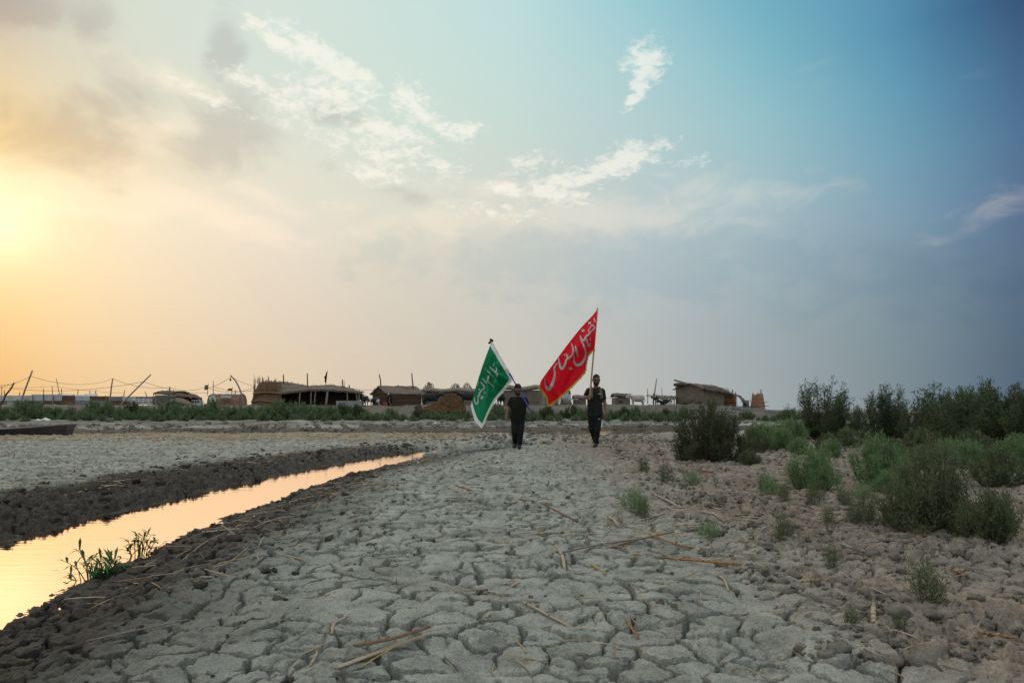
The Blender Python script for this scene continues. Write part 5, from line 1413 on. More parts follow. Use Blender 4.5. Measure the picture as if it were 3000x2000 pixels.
for k, (x0, x1, y0, y1, mt) in enumerate(((182.3, 218, 1158, 1170.2, 'rust'), (182.3, 218, 1170.5, 1187, 'brown_sheet'), (219, 240, 1159, 1173, 'zinc'), (240.3, 263, 1159, 1173.5, 'zinc'), (219, 263, 1173.8, 1187, 'zinc_grey'),
        (265, 308, 1160, 1172, 'rust'), (266, 310, 1172.4, 1187, 'zinc_grey'), (308.3, 322, 1160, 1174, 'brown_sheet'), (322.3, 357, 1161, 1174, 'zinc_grey'), (310.3, 379, 1177, 1187, 'rust'), (357.3, 398, 1162, 1174.5, 'zinc'), (379.3, 400, 1175, 1187, 'zinc'), (400.3, 452, 1163, 1172, 'zinc_grey'))):
    panel(x0, x1, y0, y1, mt, 75.9 + .06 * (k % 3))
MB().box((VX(195, 76.4), 76.4, EYE + (HZ - 1173) / FPX * 76), (VX(452, 76) - VX(-62, 76), .06, .9)).build('backing_rail', M['pole_dark'], sf)
for x in (96, 128, 157, 182, 218.5, 264, 309, 357.5): MB().cap(W(x, 1188, 75.55), W(x, 1158, 75.55), .04, .035, 6, 1).build('post', M['pole_dark'], sf)
rs = thing('lean_to_roof', 'pale sloping sheet roof sagging above the sheet-metal wall', 'roof', W(225, 1158, 77.5))
P = [[W(176 + 110 * i / 12, np.interp(i, [0, 6, 10, 12], [1153, 1156, 1153, 1152.5]) + j * 2.2, 78.5 - j * .6) for j in range(4)] for i in range(13)]
MB().slab(P, (0, 0, .05)).build('sheet', M['tarp'], rs, True)
for x in (178, 215, 252, 284): MB().cap(W(x, 1188, 78), W(x, 1154, 78), .05, .04, 6, 1).build('post', M['pole_dark'], rs)
bk = thing('flat_shed_roof', 'long dark flat roof showing above the white metal sheets', 'roof', W(160, 1156, 80))
P = [[W(92 + 92 * i / 8, 1154.5 + (j == 0) * 2.5, 79.5 + j * 1.2) for j in range(3)] for i in range(9)]
MB().slab(P, (0, 0, .10)).build('sheet', M['zinc_grey'], bk)
for x in (95, 135, 180): MB().cap(W(x, 1188, 80), W(x, 1157, 80), .06, .05, 6, 1).build('post', M['pole_dark'], bk)
# --- poles, masts and wires
UP = 'poles carrying the village wires'
pole('utility_pole', 'tall leaning pole rooted in the far shore above the moored boat', 'pole', (W(44, 1236, 50.5).x, 50.5, gz(W(44, 1236, 50.5).x, 50.5) - .2), W(95, 1085, 50.5), .075, .05, 'pole', UP, (-.08, 0, 0))
pole('utility_pole', 'dark short leaning pole at the left edge, beside the metal sheets', 'pole', W(-2, 1190, 60), W(41, 1121, 60), .09, .065, 'pole_dark', UP)
pole('utility_pole', 'slightly leaning pole behind the sheet-metal wall carrying two wires', 'pole', W(319, 1190, 74), W(331, 1108, 74), .08, .065, 'pole', UP)
pole('utility_pole', 'long steeply leaning pole crossing in front of the sheet-metal wall', 'pole', (W(309, 1233, 51).x, 51, gz(W(309, 1233, 51).x, 51) - .15), W(442, 1097, 51), .06, .045, 'pole', UP, (-.06, 0, .02))
pole('utility_pole', 'short dark pole on the roof of the grey block house', 'pole', W(494.5, 1158, 74), W(498.5, 1133, 74), .08, .06, 'pole_dark', UP)
c = cat_rom([W(716, 1190, 70), W(708, 1155, 70), W(693, 1120, 70), W(675, 1099, 70)], 6)
o = MB().loft(c, list(np.linspace(.10, .065, len(c))), n=8).build('utility_pole', M['pole'], None, True); tag(o, 'bent grey pole left of the big reed shelter with a hanging lamp', 'pole', UP)
lp = thing('hanging_lamp', 'small dark lamp hanging from the bent grey pole', 'lamp', W(675, 1112, 69.8))
MB().cap(W(676, 1103, 69.8), W(675, 1109, 69.8), .015, .015, 5, 1).build('cord', M['cable'], lp); MB().loft([W(675, 1109, 69.8), W(675, 1112, 69.8), W(675, 1116, 69.8)], [.05, .12, .03], n=10).build('lamp_shade', M['cable'], lp, True)
smalls = [(165, 1108, 175, 1160, 78, 'thin leaning mast above the rusty sheet panel'), (153, 1131, 154, 1188, 75.3, 'thin upright pole standing against the white metal sheets'), (127, 1138, 127, 1188, 75.3, 'short grey stake against the white metal sheets'), (228, 1142, 228, 1160, 79, 'short mast above the pale sheet panel'),
          (263, 1143, 263, 1160, 79, 'thin mast left of the drooping roof end'), (281, 1141, 279, 1156, 79, 'short dark mast at the end of the sagging sheet roof'), (365, 1142, 362, 1163, 79, 'slim mast behind the grey metal sheets'), (424, 1146, 432, 1164, 79, 'short leaning stick above the white rail fence'),
          (450, 1149, 449, 1163, 79, 'tiny stick beside the block house roof'), (5, 1130, 4, 1160, 82, 'faint mast at the left edge of the village'), (12, 1142, 13, 1160, 80, 'dark stub mast near the left edge'), (180, 1138, 181, 1158, 78.5, 'short twin mast at the edge of the white sheets'), (58, 1148, 57, 1160, 80, 'small dark stub above the white metal sheets'),
          (625, 1115, 625.5, 1186, 73, 'thin mast standing in front of the arched reed hut'), (690, 1142, 690, 1155, 76, 'short stick behind the arched reed hut'), (1098, 1136, 1098, 1150, 74, 'thin pole behind the left corner of the gabled reed house'), (1233, 1137, 1234, 1160, 72, 'thin pole at the right corner of the gabled reed house')]
for (xt, yt, xb, yb, Y, lb) in smalls: pole('mast', lb, 'mast', W(xb, yb + 3, Y), W(xt, yt, Y), .05, .035, 'pole_dark' if yt > 1135 else 'pole', 'masts and stakes of the village')
def wire(label, a, b, sag, r=.014):
    a, b = Vector(a), Vector(b); c = [a.lerp(b, t) + Vector((0, 0, -sag * 4 * t * (1 - t))) for t in np.linspace(0, 1, 15)]
    o = MB().loft(c, [r] * 15, n=5).build('wire', M['cable'], None, True); tag(o, label, 'wire', 'sagging wires of the village')
p1, p3, p5 = W(90, 1102, 50.5), W(330, 1109, 74), W(498, 1134, 74)
p2a, p2b, p4 = W(36, 1126, 60), W(30, 1137, 60), W(420, 1118, 51); pc = W(677, 1104, 70)
wire('wire from the left edge up to the tall leaning pole', W(-90, 1136, 46), p1, .35)
wire('long wire sagging from the tall leaning pole to the slightly leaning pole', p1, p3, .62)
wire('wire from the slightly leaning pole down to the block house pole', p3, p5, .42, .018)
wire('wire from the left edge to the dark short pole', W(-60, 1127, 60), p2a, .02)
wire('wire from the dark short pole to the steeply leaning pole', p2b, p4, .42)
wire('wire from the steeply leaning pole to the arched hut', p4, W(612, 1150, 73), .30)
wire('wire from the block house pole to the small green flag', p5, W(608, 1131, 73), .40, .018)
wire('wire from the small green flag up to the bent pole', W(608, 1137, 73), pc, .12, .018)
wire('wire from the bent pole to the top of the big reed shelter', pc, W(748, 1134, 67.5), .06, .018)
wire('wire from the arched hut mast to the shelter wall band', W(625, 1132, 73), W(742, 1144, 67.4), .25, .018)
wire('wire from the arched hut mast across to the shelter reed tuft', W(608, 1134, 73), W(790, 1110, 68.8), .9, .018)
wire('faint wire above the white metal sheets', W(-60, 1132, 80), W(154, 1131, 80), .15, .014)
wire('faint wire from the upright pole to the far mast', W(154, 1131, 80), W(365, 1152, 80), .1, .014)
wire('wire between the big reed shelter and the gabled reed house', W(1024, 1136, 69.2), W(1098, 1140, 74), .12, .018)
wire('wire from the left gable pole to the middle pole', W(1115, 1134, 69), W(1166, 1129, 69.4), .1, .018)
wire('wire from the middle pole to the right corner of the reed house', W(1166, 1129, 69.4), W(1200, 1138, 69), .02, .018)
wire('thin wire in the sky between the taller man and the small mud hut', W(1700, 1162, 72), W(1802, 1165, 74), .05, .014)
def small_flag(label, x0, yb, yt, Y, cols, wd, hgt, dirn=-1):
    f = thing('small_flag', label, 'flag', W(x0, yb, Y), 'small flags on village masts')
    MB().cap(W(x0 - 2, yb, Y), W(x0 + 1.5, yt, Y), .04, .03, 6, 1).build('flagpole', M['pole'], f, True)
    n = len(cols)
    for k, cname in enumerate(cols):
        P = [[W(x0 + 1 + dirn * wd * i / 6, yt + 2 + hgt * (k + j / 2) / n + i * .5 + .8 * math.sin(i * 1.2), Y + .1 * math.sin(i * 1.4)) for j in range(3)] for i in range(7)]
        MB().slab(P, (0, .02, 0)).build('stripe' if n > 1 else 'cloth', M[cname], f, True)
M['dull_green'] = simple('faded_green_cloth', (.10, .20, .13), (.17, .27, .19), 5, .9, 0)
M['yellow'] = simple('yellow_cloth', (.35, .22, .04), (.45, .30, .06), 5, .9, 0)
small_flag('small faded green flag on a mast left of the arched reed hut', 609, 1158, 1124, 73, ['dull_green'], 11, 14)
small_flag('small black and yellow striped flag on the roof of the arched reed hut', 680, 1155, 1134, 75, ['black_flag', 'yellow', 'black_flag'], 14, 7)
small_flag('little light green flag behind the grazing black cow', 1065, 1168, 1155, 70, ['dull_green'], 9, 9)

# --- far right tree line is only a few low shrubs; boat on the channel
M['boat_end'] = simple('boat_stern_boards', (.07, .055, .055), (.13, .11, .108), 3, .75, .5, .01)
bt = thing('wooden_boat', 'long dark wooden boat moored at the channel on the left edge', 'boat', W(60, 1277, 23.4))
Yb = 23.4
xe = VX(170, Yb); xs_ = xe - 5.2
P_out = []
secs = np.linspace(0, 1, 22)
def hull(t):
    wd = .52 * (1 - (1 - min(t * 1.8, 1)) ** 2.2) * (1 if t < .6 else 1 - .68 * ((t - .6) / .4) ** 1.3)
    top = .335 + .16 * (1 - min(t * 1.6, 1)) ** 2 + .15 * max(0, (t - .55) / .45) ** 1.6
    return wd + .02, top - .0
for t in secs:
    wd, top = hull(t); x = xs_ + (xe - xs_) * t
    P_out.append([Vector((x + (.10 * (zz / max(top, .01)) if t > .97 else 0), Yb + .5 + s * wd * (.55 + .45 * zz / top), -.10 + zz)) for s, zz in ((-1, top), (-1, top * .5), (-1, 0.0), (1, 0.0), (1, top * .5), (1, top))])
MB().slab(P_out, (0, 0, -.03)).build('hull', M['boat'], bt)
for k in (0, 5):
    MB().loft([r[k] + Vector((0, 0, .005)) for r in P_out], [.045] * 22, [.035] * 22, n=6).build('gunwale', M['boat_rim'], bt, True)
for f_ in (.3, .62):
    r0 = [r[0].lerp(r[2], f_) + Vector((0, -.012, 0)) for r in P_out]; MB().loft(r0, [.012] * 22, [.010] * 22, n=5).build('plank_seam', M['boat'], bt, True)
e = P_out[-1]
MB().prism([e[0], e[1], e[2], e[3], e[4], e[5]], (.07, 0, 0)).build('transom', M['boat_end'], bt)
for t in (.45, .62, .8):
    wd, top = hull(t); MB().box((xs_ + (xe - xs_) * t, Yb + .5, -.10 + top - .07), (.18, wd * 1.75, .035)).build('thwart', M['boat_rim'], bt)
def rag(label, px, py, Y, wpx, hgt, mat):
    q = W(px, py, Y); g = gz(q.x, Y); wd = wpx / FPX * Y
    P = [[Vector((q.x + wd * (i / 7 - .5), Y + (j - 2) * .12, g + .02 + hgt * math.sin(math.pi * i / 7) ** 1.5 * (.4 + .6 * abs(math.sin(i * 1.9 + j))) * (1 - abs(j - 2) / 3))) for j in range(5)] for i in range(8)]
    o = MB().slab(P, (0, 0, .015)).build('rag', M[mat], None, True); tag(o, label, 'litter', 'litter on the far shore')
rag('wide white rag lying on the far shore behind the boat', 135, 1238, 43, 32, .22, 'white')
rag('small white rag on the shore left of the bigger one above the boat', 112, 1237, 44, 16, .10, 'white')
rag('pale crumpled sack at the waterline right of the boat', 347, 1268, 27.9, 9, .16, 'tarp')
rag('small pale stone-like sack on the far shore below the dung heap', 1276, 1244, 39, 9, .14, 'white')
rag('white scrap on the shore in front of the gabled reed house', 1188, 1236, 43, 5, .2, 'white')
rag('dark rag on the waterline under the tip of the green flag', 1404, 1254, 36, 14, .10, 'black')
rag('grey crumpled bag among the bushes right of the dung heap', 1358, 1228, 47, 12, .25, 'tarp')
rag('white rag lying on the shore under the taller man\'s right side', 1915, 1222, 50, 10, .2, 'tarp')
rag('white scrap at the water edge among the right-hand bushes', 2303, 1256, 31, 14, .10, 'white')
bu = thing('broken_basket', 'dark broken basket lying in the bushes left of the dung heap', 'basket', gp(1228, 49))
q = gp(1228, 49); m = MB().loft([q + Vector((.05, 0, .35)), q + Vector((.02, 0, .7)), q + Vector((-.1, 0, 1.0))], [.16, .24, .28], n=10); m.build('body', M['reed_dark'], bu, True)
MB().loft([q + Vector((-.1, 0, 1.0)), q + Vector((-.12, 0, 1.04))], [.30, .29], n=12).build('rim', M['pole_dark'], bu, True)
# ------------------------------------------------------------------ vegetation
def leaf_mat(name, cols, tr=.25):
    m, nt, b = mat_new(name)
    g = nt.nodes.new('ShaderNodeNewGeometry')
    nt.links.new(ramp(nt, g.outputs['Random Per Island'], [(i / (len(cols) - 1), c) for i, c in enumerate(cols)]), b.inputs['Base Color'])
    b.inputs['Roughness'].default_value = .7; b.inputs['Specular IOR Level'].default_value = .2
    t = nt.nodes.new('ShaderNodeBsdfTranslucent'); t.inputs[0].default_value = (*cols[len(cols) // 2], 1)
    mx = nt.nodes.new('ShaderNodeMixShader'); mx.inputs[0].default_value = tr
    nt.links.new(b.outputs[0], mx.inputs[1]); nt.links.new(t.outputs[0], mx.inputs[2]); nt.links.new(mx.outputs[0], nt.nodes['Material Output'].inputs[0])
    return m
M['leaf_tam'] = leaf_mat('dusky_tamarisk_leaf', [(.035, .055, .030), (.068, .10, .048), (.10, .14, .066), (.12, .11, .065)])
M['leaf_green'] = leaf_mat('fresh_green_leaf', [(.085, .15, .068), (.14, .24, .10), (.18, .29, .13), (.22, .27, .14)])
M['leaf_olive'] = leaf_mat('olive_leaf', [(.055, .080, .042), (.10, .135, .066), (.145, .18, .09), (.16, .15, .09)])
M['leaf_bank'] = leaf_mat('bank_scrub_leaf', [(.075, .115, .060), (.115, .175, .085), (.15, .22, .105), (.19, .21, .12)])
M['leaf_brown'] = leaf_mat('brown_green_leaf', [(.035, .055, .030), (.065, .090, .044), (.10, .092, .050), (.06, .10, .045)])
M['leaf_reed'] = leaf_mat('water_grass_blade', [(.03, .10, .035), (.055, .16, .055), (.09, .20, .075)], .3)
M['twig'] = simple('grey_brown_twig', (.055, .042, .032), (.12, .095, .075), 10, .9, 0)
def make_shrub(seed, h, w, nst, nleaf, ll, lw, style='feather', lmat='leaf_tam', bare=.15):
    """upright stems with side sprays; every leaf is its own small blade"""
    r = np.random.default_rng(seed)
    sv, sf_ = [], []
    tips = []      # (p, dir, length-scale)
    smb = MB()
    for k in range(nst):
        az = r.uniform(0, 2 * PI); lean = r.uniform(0, 1) ** .7
        hh = h * (1 - (.78 if style == 'spread' else .40) * lean * lean) * (r.uniform(.70, 1.05) if k % 5 < 3 else r.uniform(.25, .6))
        if style == 'dome': hh = h * math.sqrt(max(0.05, 1 - (lean * .95) ** 2)) * r.uniform(.75, 1.05)
        rad = w / 2 * lean
        b0 = Vector((math.cos(az) * rad * .35, math.sin(az) * rad * .35, -.03))
        tip = Vector((math.cos(az) * rad, math.sin(az) * rad, hh))
        mid = b0.lerp(tip, .5) + Vector((math.cos(az) * rad * .12, math.sin(az) * rad * .12, -hh * .04)) + Vector((r.normal(0, .03), r.normal(0, .03), 0)) * w
        c = cat_rom([b0, mid, tip], 5)
        r0 = (.006 + .006 * h) if style != 'sprig' else .0022
        smb.loft(c, list(np.linspace(r0, r0 * .25, len(c))), n=4, caps=False)
        nside = int(6 + 6 * h) if style != 'sprig' else 7
        for j in range(nside):
            t = bare + (1 - bare) * (j + r.random()) / nside
            i = min(int(t * (len(c) - 1)), len(c) - 2); q = c[i].lerp(c[i + 1], t * (len(c) - 1) - i)
            d0 = (c[i + 1] - c[i]).normalized()
            a2 = r.uniform(0, 2 * PI)
            out = Vector((math.cos(a2), math.sin(a2), r.uniform(.1, .9))).normalized()
            d = (d0 * .55 + out * .75).normalized()
            ln = (.10 + .20 * h) * r.uniform(.5, 1.1) * (1.15 - .6 * t)
            tips.append((q, d, ln, 1))
            if ln > .12 and style in ('feather', 'spread') and r.random() < .3: smb.loft([q, q + d * ln * .8], [r0 * .35, r0 * .12], n=3, caps=False)
        for t in np.linspace(.5, 1, 4):
            i = min(int(t * (len(c) - 1)), len(c) - 2); tips.append((c[i].lerp(c[i + 1], min(1, t * (len(c) - 1) - i)), (c[-1] - c[-3]).normalized(), .12 * h + .03, .7))
    tp = len(tips)
    Pq = np.array([t[0][:] for t in tips]); Dq = np.array([t[1][:] for t in tips]); Lq = np.array([t[2] for t in tips])
    pick = r.integers(0, tp, nleaf); u = r.random(nleaf) ** .9
    base = Pq[pick] + Dq[pick] * (Lq[pick] * u)[:, None] + r.normal(0, .012 + .010 * h, (nleaf, 3))
    base[:, 2] = np.maximum(base[:, 2], .004)
    rv = r.normal(0, 1, (nleaf, 3)); rv[:, 2] += .5
    d = Dq[pick] * 1.0 + rv * .55; d /= np.linalg.norm(d, axis=1, keepdims=True)
    s = np.cross(d, r.normal(0, 1, (nleaf, 3))); s /= np.linalg.norm(s, axis=1, keepdims=True) + 1e-9
    L = ll * r.uniform(.5, 1.4, nleaf)[:, None]; Wd = lw * r.uniform(.6, 1.3, nleaf)[:, None]
    V = np.stack([base - s * Wd * .35, base + d * L * .45 - s * Wd, base + d * L, base + d * L * .45 + s * Wd], 1).reshape(-1, 3)
    T = np.arange(nleaf * 4).reshape(-1, 4)
    fo = tri_mesh('foliage', V, T, M[lmat])
    st = smb.build('stem', M['twig']); sm = st.data; bpy.data.objects.remove(st)
    return sm, fo
PROTO = {}
def shrub(kind, name, label, x, y, scale, rz, group, zs=1.0, zoff=0, cat=None):
    sm, fo = PROTO[kind]
    o = thing(name, label, cat or ('bush' if 'bush' in name or 'shrub' in name else 'plant'), (x, y, gz(x, y) + zoff - .01), group, rz)
    o.scale = (scale, scale, scale * zs)
    link('stem', sm, o); link('foliage', fo, o)
    return o
PROTO['tam0'] = make_shrub(1, 1.95, 1.9, 44, 24000, .07, .0095, 'feather', 'leaf_tam', .03)
PROTO['tam1'] = make_shrub(2, 1.7, 1.9, 46, 24000, .07, .0095, 'feather', 'leaf_tam', .03)
PROTO['tam2'] = make_shrub(3, 1.55, 2.7, 84, 42000, .07, .010, 'dome', 'leaf_tam', .03)
PROTO['brown'] = make_shrub(4, 1.05, 1.35, 64, 26000, .05, .0065, 'spread', 'leaf_brown', .02)
PROTO['fresh0'] = make_shrub(5, .46, .52, 40, 11000, .030, .0038, 'dome', 'leaf_green', .05)
PROTO['fresh1'] = make_shrub(6, .52, .62, 44, 12000, .032, .0040, 'dome', 'leaf_green', .05)
PROTO['olive0'] = make_shrub(7, .60, .66, 56, 20000, .026, .0032, 'spread', 'leaf_olive', .03)
PROTO['olive1'] = make_shrub(8, .42, .60, 46, 16000, .028, .0036, 'dome', 'leaf_olive', .03)
PROTO['low0'] = make_shrub(9, .65, .95, 44, 9000, .050, .0070, 'dome', 'leaf_green', .05)
PROTO['low1'] = make_shrub(10, .60, .90, 40, 8000, .050, .0070, 'dome', 'leaf_olive', .05)
PROTO['sprig0'] = make_shrub(11, .22, .16, 11, 1500, .022, .0020, 'sprig', 'leaf_olive', .05)
PROTO['sprig1'] = make_shrub(12, .18, .17, 13, 1700, .020, .0020, 'sprig', 'leaf_green', .05)
PROTO['sprig2'] = make_shrub(13, .28, .16, 10, 1800, .024, .0022, 'sprig', 'leaf_olive', .05)
PROTO['bank0'] = make_shrub(14, 1.0, 1.5, 46, 4200, .11, .020, 'dome', 'leaf_bank', .03)
PROTO['bank1'] = make_shrub(15, 1.0, 1.7, 46, 4200, .11, .020, 'dome', 'leaf_bank', .03)
PROTO['bank2'] = make_shrub(16, 1.0, 1.3, 40, 3600, .12, .020, 'dome', 'leaf_tam', .03)
PROTO['bank3'] = make_shrub(17, .45, .75, 26, 1300, .09, .016, 'dome', 'leaf_bank', .03)
TR = 'shrubs at the right'
def Yb(py): return 1800.0 / (py - 1200)
# kind, name, label, px, base row or distance, scale
RIGHT = [
 ('brown', 'tamarisk_bush', 'brown-green feathery tamarisk bush standing nearest to the taller man', 2078, 1356, 1.0, 1.0),
 ('tam0', 'tamarisk_bush', 'tall dark tamarisk with spiky pointed tops, first tall one beside the village', 2405, 1291, 1.0, .86),
 ('tam1', 'tamarisk_bush', 'tall dark tamarisk in the gap between the spiky one and the big mass', 2595, 1298, .98, .84),
 ('tam1', 'tamarisk_bush', 'narrow tamarisk touching the left side of the big dark mass', 2738, 1304, .88, .92),
 ('tam2', 'tamarisk_bush', 'broad dense dark tamarisk mass filling the right edge', 2905, 1322, 1.0, .88),
 ('tam2', 'tamarisk_bush', 'dark tamarisk cut off by the right edge of the view', 3040, 1330, .95, .88),
 ('tam1', 'tamarisk_bush', 'dark tamarisk behind the broad mass, showing only its pale tips', 2815, 1285, 1.0, .85),
 ('low1', 'low_shrub', 'low grey-green shrub right beside the brown-green tamarisk', 2205, 1330, .80, 1.0),
 ('low0', 'low_shrub', 'low green shrub under the left side of the spiky tamarisk', 2285, 1322, .75, 1.0),
 ('low1', 'low_shrub', 'low dull shrub behind the others, below the reed enclosure', 2245, 1308, .8, .9),
 ('low0', 'low_shrub', 'small rounded green shrub between spiky tamarisk and bright green shrub', 2345, 1338, .5, 1.0),
 ('low1', 'low_shrub', 'dark low shrub at the foot of the spiky tamarisk', 2425, 1322, .62, 1.0),
 ('low0', 'low_shrub', 'mid-green shrub close behind the bright green leafy one', 2435, 1345, .5, 1.0),
 ('low1', 'low_shrub', 'small dark shrub in front of the brown-green tamarisk, on its right', 2195, 1368, .42, .9),
 ('fresh0', 'green_shrub', 'bright green leafy shrub, left one of the two brightest', 2382, 1440, 1.0, 1.0),
 ('fresh1', 'green_shrub', 'bright green leafy shrub, right one of the two brightest', 2575, 1426, 1.06, 1.0),
 ('fresh0', 'green_shrub', 'small green tuft at the lower right of the bright green pair', 2600, 1452, .62, .9),
 ('olive0', 'olive_shrub', 'big olive feathery shrub in the lower right, the nearest large one', 2735, 1566, 1.05, 1.05),
 ('olive1', 'olive_shrub', 'dark spreading shrub growing at the foot of the big olive one', 2900, 1598, .80, .95),
 ('olive1', 'olive_shrub', 'olive shrub leaning on the big feathery one from the left', 2660, 1548, .6, 1.0),
 ('low1', 'low_shrub', 'dark rounded shrub at the right edge below the tamarisk mass', 2925, 1432, .78, .9),
 ('low0', 'low_shrub', 'green shrub between the dark rounded one and the tamarisk mass', 2830, 1385, .62, 1.0),
 ('low0', 'low_shrub', 'green shrub at the right edge above the dark rounded one', 2985, 1392, .72, 1.0),
 ('low1', 'low_shrub', 'grey-green shrub between the bright green pair and the tamarisks', 2695, 1382, .55, 1.0),
 ('low0', 'low_shrub', 'green shrub below the narrow tamarisk', 2770, 1362, .6, 1.0),
 ('low1', 'low_shrub', 'low shrub below the tall tamarisk in the gap', 2620, 1340, .62, .9),
 ('low0', 'low_shrub', 'broad green shrub filling the space right behind the brown-green tamarisk', 2240, 1318, 1.05, .85),
 ('low0', 'low_shrub', 'green shrub behind the broad one, in front of the channel', 2310, 1296, 1.1, .8),
 ('low1', 'low_shrub', 'dark shrub under the right side of the spiky tamarisk', 2480, 1312, .9, .8),
 ('low1', 'low_shrub', 'dark shrub below the narrow tamarisk, on its left', 2690, 1325, .9, .85),
 ('low1', 'low_shrub', 'dark undergrowth shrub below the middle of the tamarisk mass', 2850, 1345, 1.0, .8),
 ('olive1', 'olive_shrub', 'small olive shrub on the right of the right bright green one', 2655, 1440, .7, .9),
 ('low1', 'low_shrub', 'small pale shrub at the left foot of the brown-green tamarisk', 2000, 1352, .32, 1.1),
]
for i, (kd, nm, lb, px, py, sc, zs) in enumerate(RIGHT):
    Y = Yb(py); shrub(kd, nm, lb, VX(px, Y), Y, sc, i * 2.399, TR, zs)
SPR = [
 ('sprig1', 'green sprig beside a cream reed, middle of the ground below the brown tamarisk', 1860, 1510, 1.1), ('sprig0', 'thin pale green sprig just right of the middle green sprig', 1885, 1527, .8),
 ('sprig1', 'small green sprig below the middle pair, above the orange stalk', 2075, 1588, .75), ('sprig0', 'green sprig right of the orange stalk', 2290, 1600, .85),
 ('sprig2', 'tall thin sprig at the foot of the left bright green shrub', 2392, 1490, .9), ('sprig2', 'slender sprig between the two bright green shrubs', 2472, 1500, .85), ('sprig2', 'feathery sprig left of the big olive shrub', 2530, 1548, .95), ('sprig0', 'short dry sprig left of the feathery one', 2500, 1550, .7),
 ('sprig0', 'low brownish sprig on the clods under the left bright green shrub', 2428, 1552, .65), ('sprig2', 'dark green leafy sprig in the lower right corner area', 2708, 1770, .86), ('sprig0', 'faint dry sprig above the lower right corner sprig', 2435, 1668, .55),
 ('sprig1', 'small bright tuft below the brown tamarisk', 2030, 1428, 1.0), ('sprig0', 'little tuft far left of the shrubs, near the taller man', 1885, 1392, 1.0), ('sprig0', 'tuft left of the small bright tuft', 1950, 1420, 1.0), ('sprig0', 'tuft between the brown tamarisk and the low shrubs', 2235, 1450, 1.0), ('sprig1', 'leafy tuft on the clods left of the left bright green shrub', 2265, 1458, 1.1),
 ('sprig0', 'dry tuft below the leafy one on the clods', 2300, 1480, .8), ('sprig1', 'tuft right at the foot of the right bright green shrub', 2520, 1470, 1.0), ('sprig0', 'tiny dry sprig left of the lower right corner', 2490, 1840, .42), ('sprig0', 'dry sprig near the white stump', 2640, 1860, .40)]
for i, (kd, lb, px, py, sc) in enumerate(SPR):
    Y = Yb(py); shrub(kd, 'sprig', lb, VX(px, Y), Y, sc, i * 1.7, 'sprigs on the broken ground', 1, .01, 'sprig')
# scrub on the far bank, every bush its own thing
LAND = [(-200, 390, 'the sheet-metal wall'), (390, 600, 'the canopy house'), (600, 735, 'the arched reed hut'), (735, 985, 'the big reed shelter'), (985, 1085, 'the concrete troughs'), (1085, 1235, 'the gabled reed house'), (1235, 1385, 'the dung heap'),
        (1385, 1480, 'the green flag'), (1480, 1600, 'the shorter man'), (1600, 1720, 'the red flag'), (1720, 1850, 'the taller man'), (1850, 1985, 'the pale cow'), (1985, 2180, 'the mud-brick house'), (2180, 2600, 'the reed enclosure')]
ORD = ['first', 'second', 'third', 'fourth', 'fifth', 'sixth', 'seventh', 'eighth', 'ninth', 'tenth', 'eleventh', 'twelfth', 'thirteenth', 'fourteenth', 'fifteenth']
rb = random.Random(4)
plan = []
px = -60
while px < 2010:
    gap = 1188 < px < 1210
    d = max(0, min(1, (px - 350) / 250))
    if not gap: plan.append((px, 49.5 + rb.uniform(-2, 2), rb.choice(['bank0', 'bank1', 'bank1', 'bank2']), rb.uniform(.78, 1.32) * (1.08 if px < 1060 else .66 if px < 1390 else .84), 'back'))
    px += rb.uniform(30, 46)
px = -40
while px < 1990:
    if not (60 < px < 330 and rb.random() < .4): plan.append((px, 44 + rb.uniform(-1.6, 1.6), 'bank3', rb.uniform(.75, 1.25), 'front'))
    px += rb.uniform(26, 50)
for px in range(2010, 2420, 26): plan.append((px + rb.uniform(-8, 8), 48 + rb.uniform(-2, 3), rb.choice(['bank0', 'bank3', 'bank3']), rb.uniform(.6, .85), 'back'))
cnt_ = {}
for (px, Y, kd, sc, row) in sorted(plan):
    lm = next(n for a, b, n in LAND if a <= px < b); k = cnt_.get((lm, row), 0); cnt_[(lm, row)] = k + 1
    lb = ('%s bush from the left in the bank hedge below %s' if row == 'back' else '%s small tuft from the left on the shore below %s') % (ORD[k], lm)
    shrub(kd, 'bank_bush' if row == 'back' else 'shore_tuft', lb, VX(px, Y), Y, sc, rb.uniform(0, 6.28), 'scrub along the far bank', rb.uniform(.85, 1.1), -.03, 'bush')

# grass tufts standing in the stream edge
def grass_tuft(label, x, y, n, h, spread, zb=-.1):
    t = thing('water_grass', label, 'grass tuft', (x, y, zb), 'grass tufts in the stream')
    V, F = [], []
    st = MB(); bl = MB()
    for k in range(n):
        a = rnd.uniform(0, 2 * PI); rr = spread * math.sqrt(rnd.random()); b = Vector((x + math.cos(a) * rr, y + math.sin(a) * rr * .6, zb - .02))
        lean = Vector((math.cos(a), math.sin(a), 0)) * rnd.uniform(.1, .9) * h * .5
        top = b + lean + Vector((0, 0, h * rnd.uniform(.35, 1.0) * (1.05 - rr / spread * .5)))
        c = cat_rom([b, b.lerp(top, .5) + Vector((0, 0, h * .1)), top], 3)
        st.loft(c, list(np.linspace(.0035, .0015, len(c))), n=4, caps=False)
        for q in range(5):
            i = rnd.randrange(1, len(c)); p = c[i]; d = (Vector((rnd.uniform(-1, 1), rnd.uniform(-1, 1), rnd.uniform(-.1, .9)))).normalized(); ln = h * rnd.uniform(.22, .5)
            s = d.cross(Vector((0, 0, 1))).normalized() * .0085
            e = p + d * ln + Vector((0, 0, -ln * .25))
            bl.add([p - s * .4, p + d * ln * .5 - s, e, p + d * ln * .5 + s, p + s * .4], [(0, 1, 2, 3, 4)])
    st.build('stem', M['leaf_reed'], t); bl.build('blade', M['leaf_reed'], t, fix=False)
x, y = -2.46, 4.02
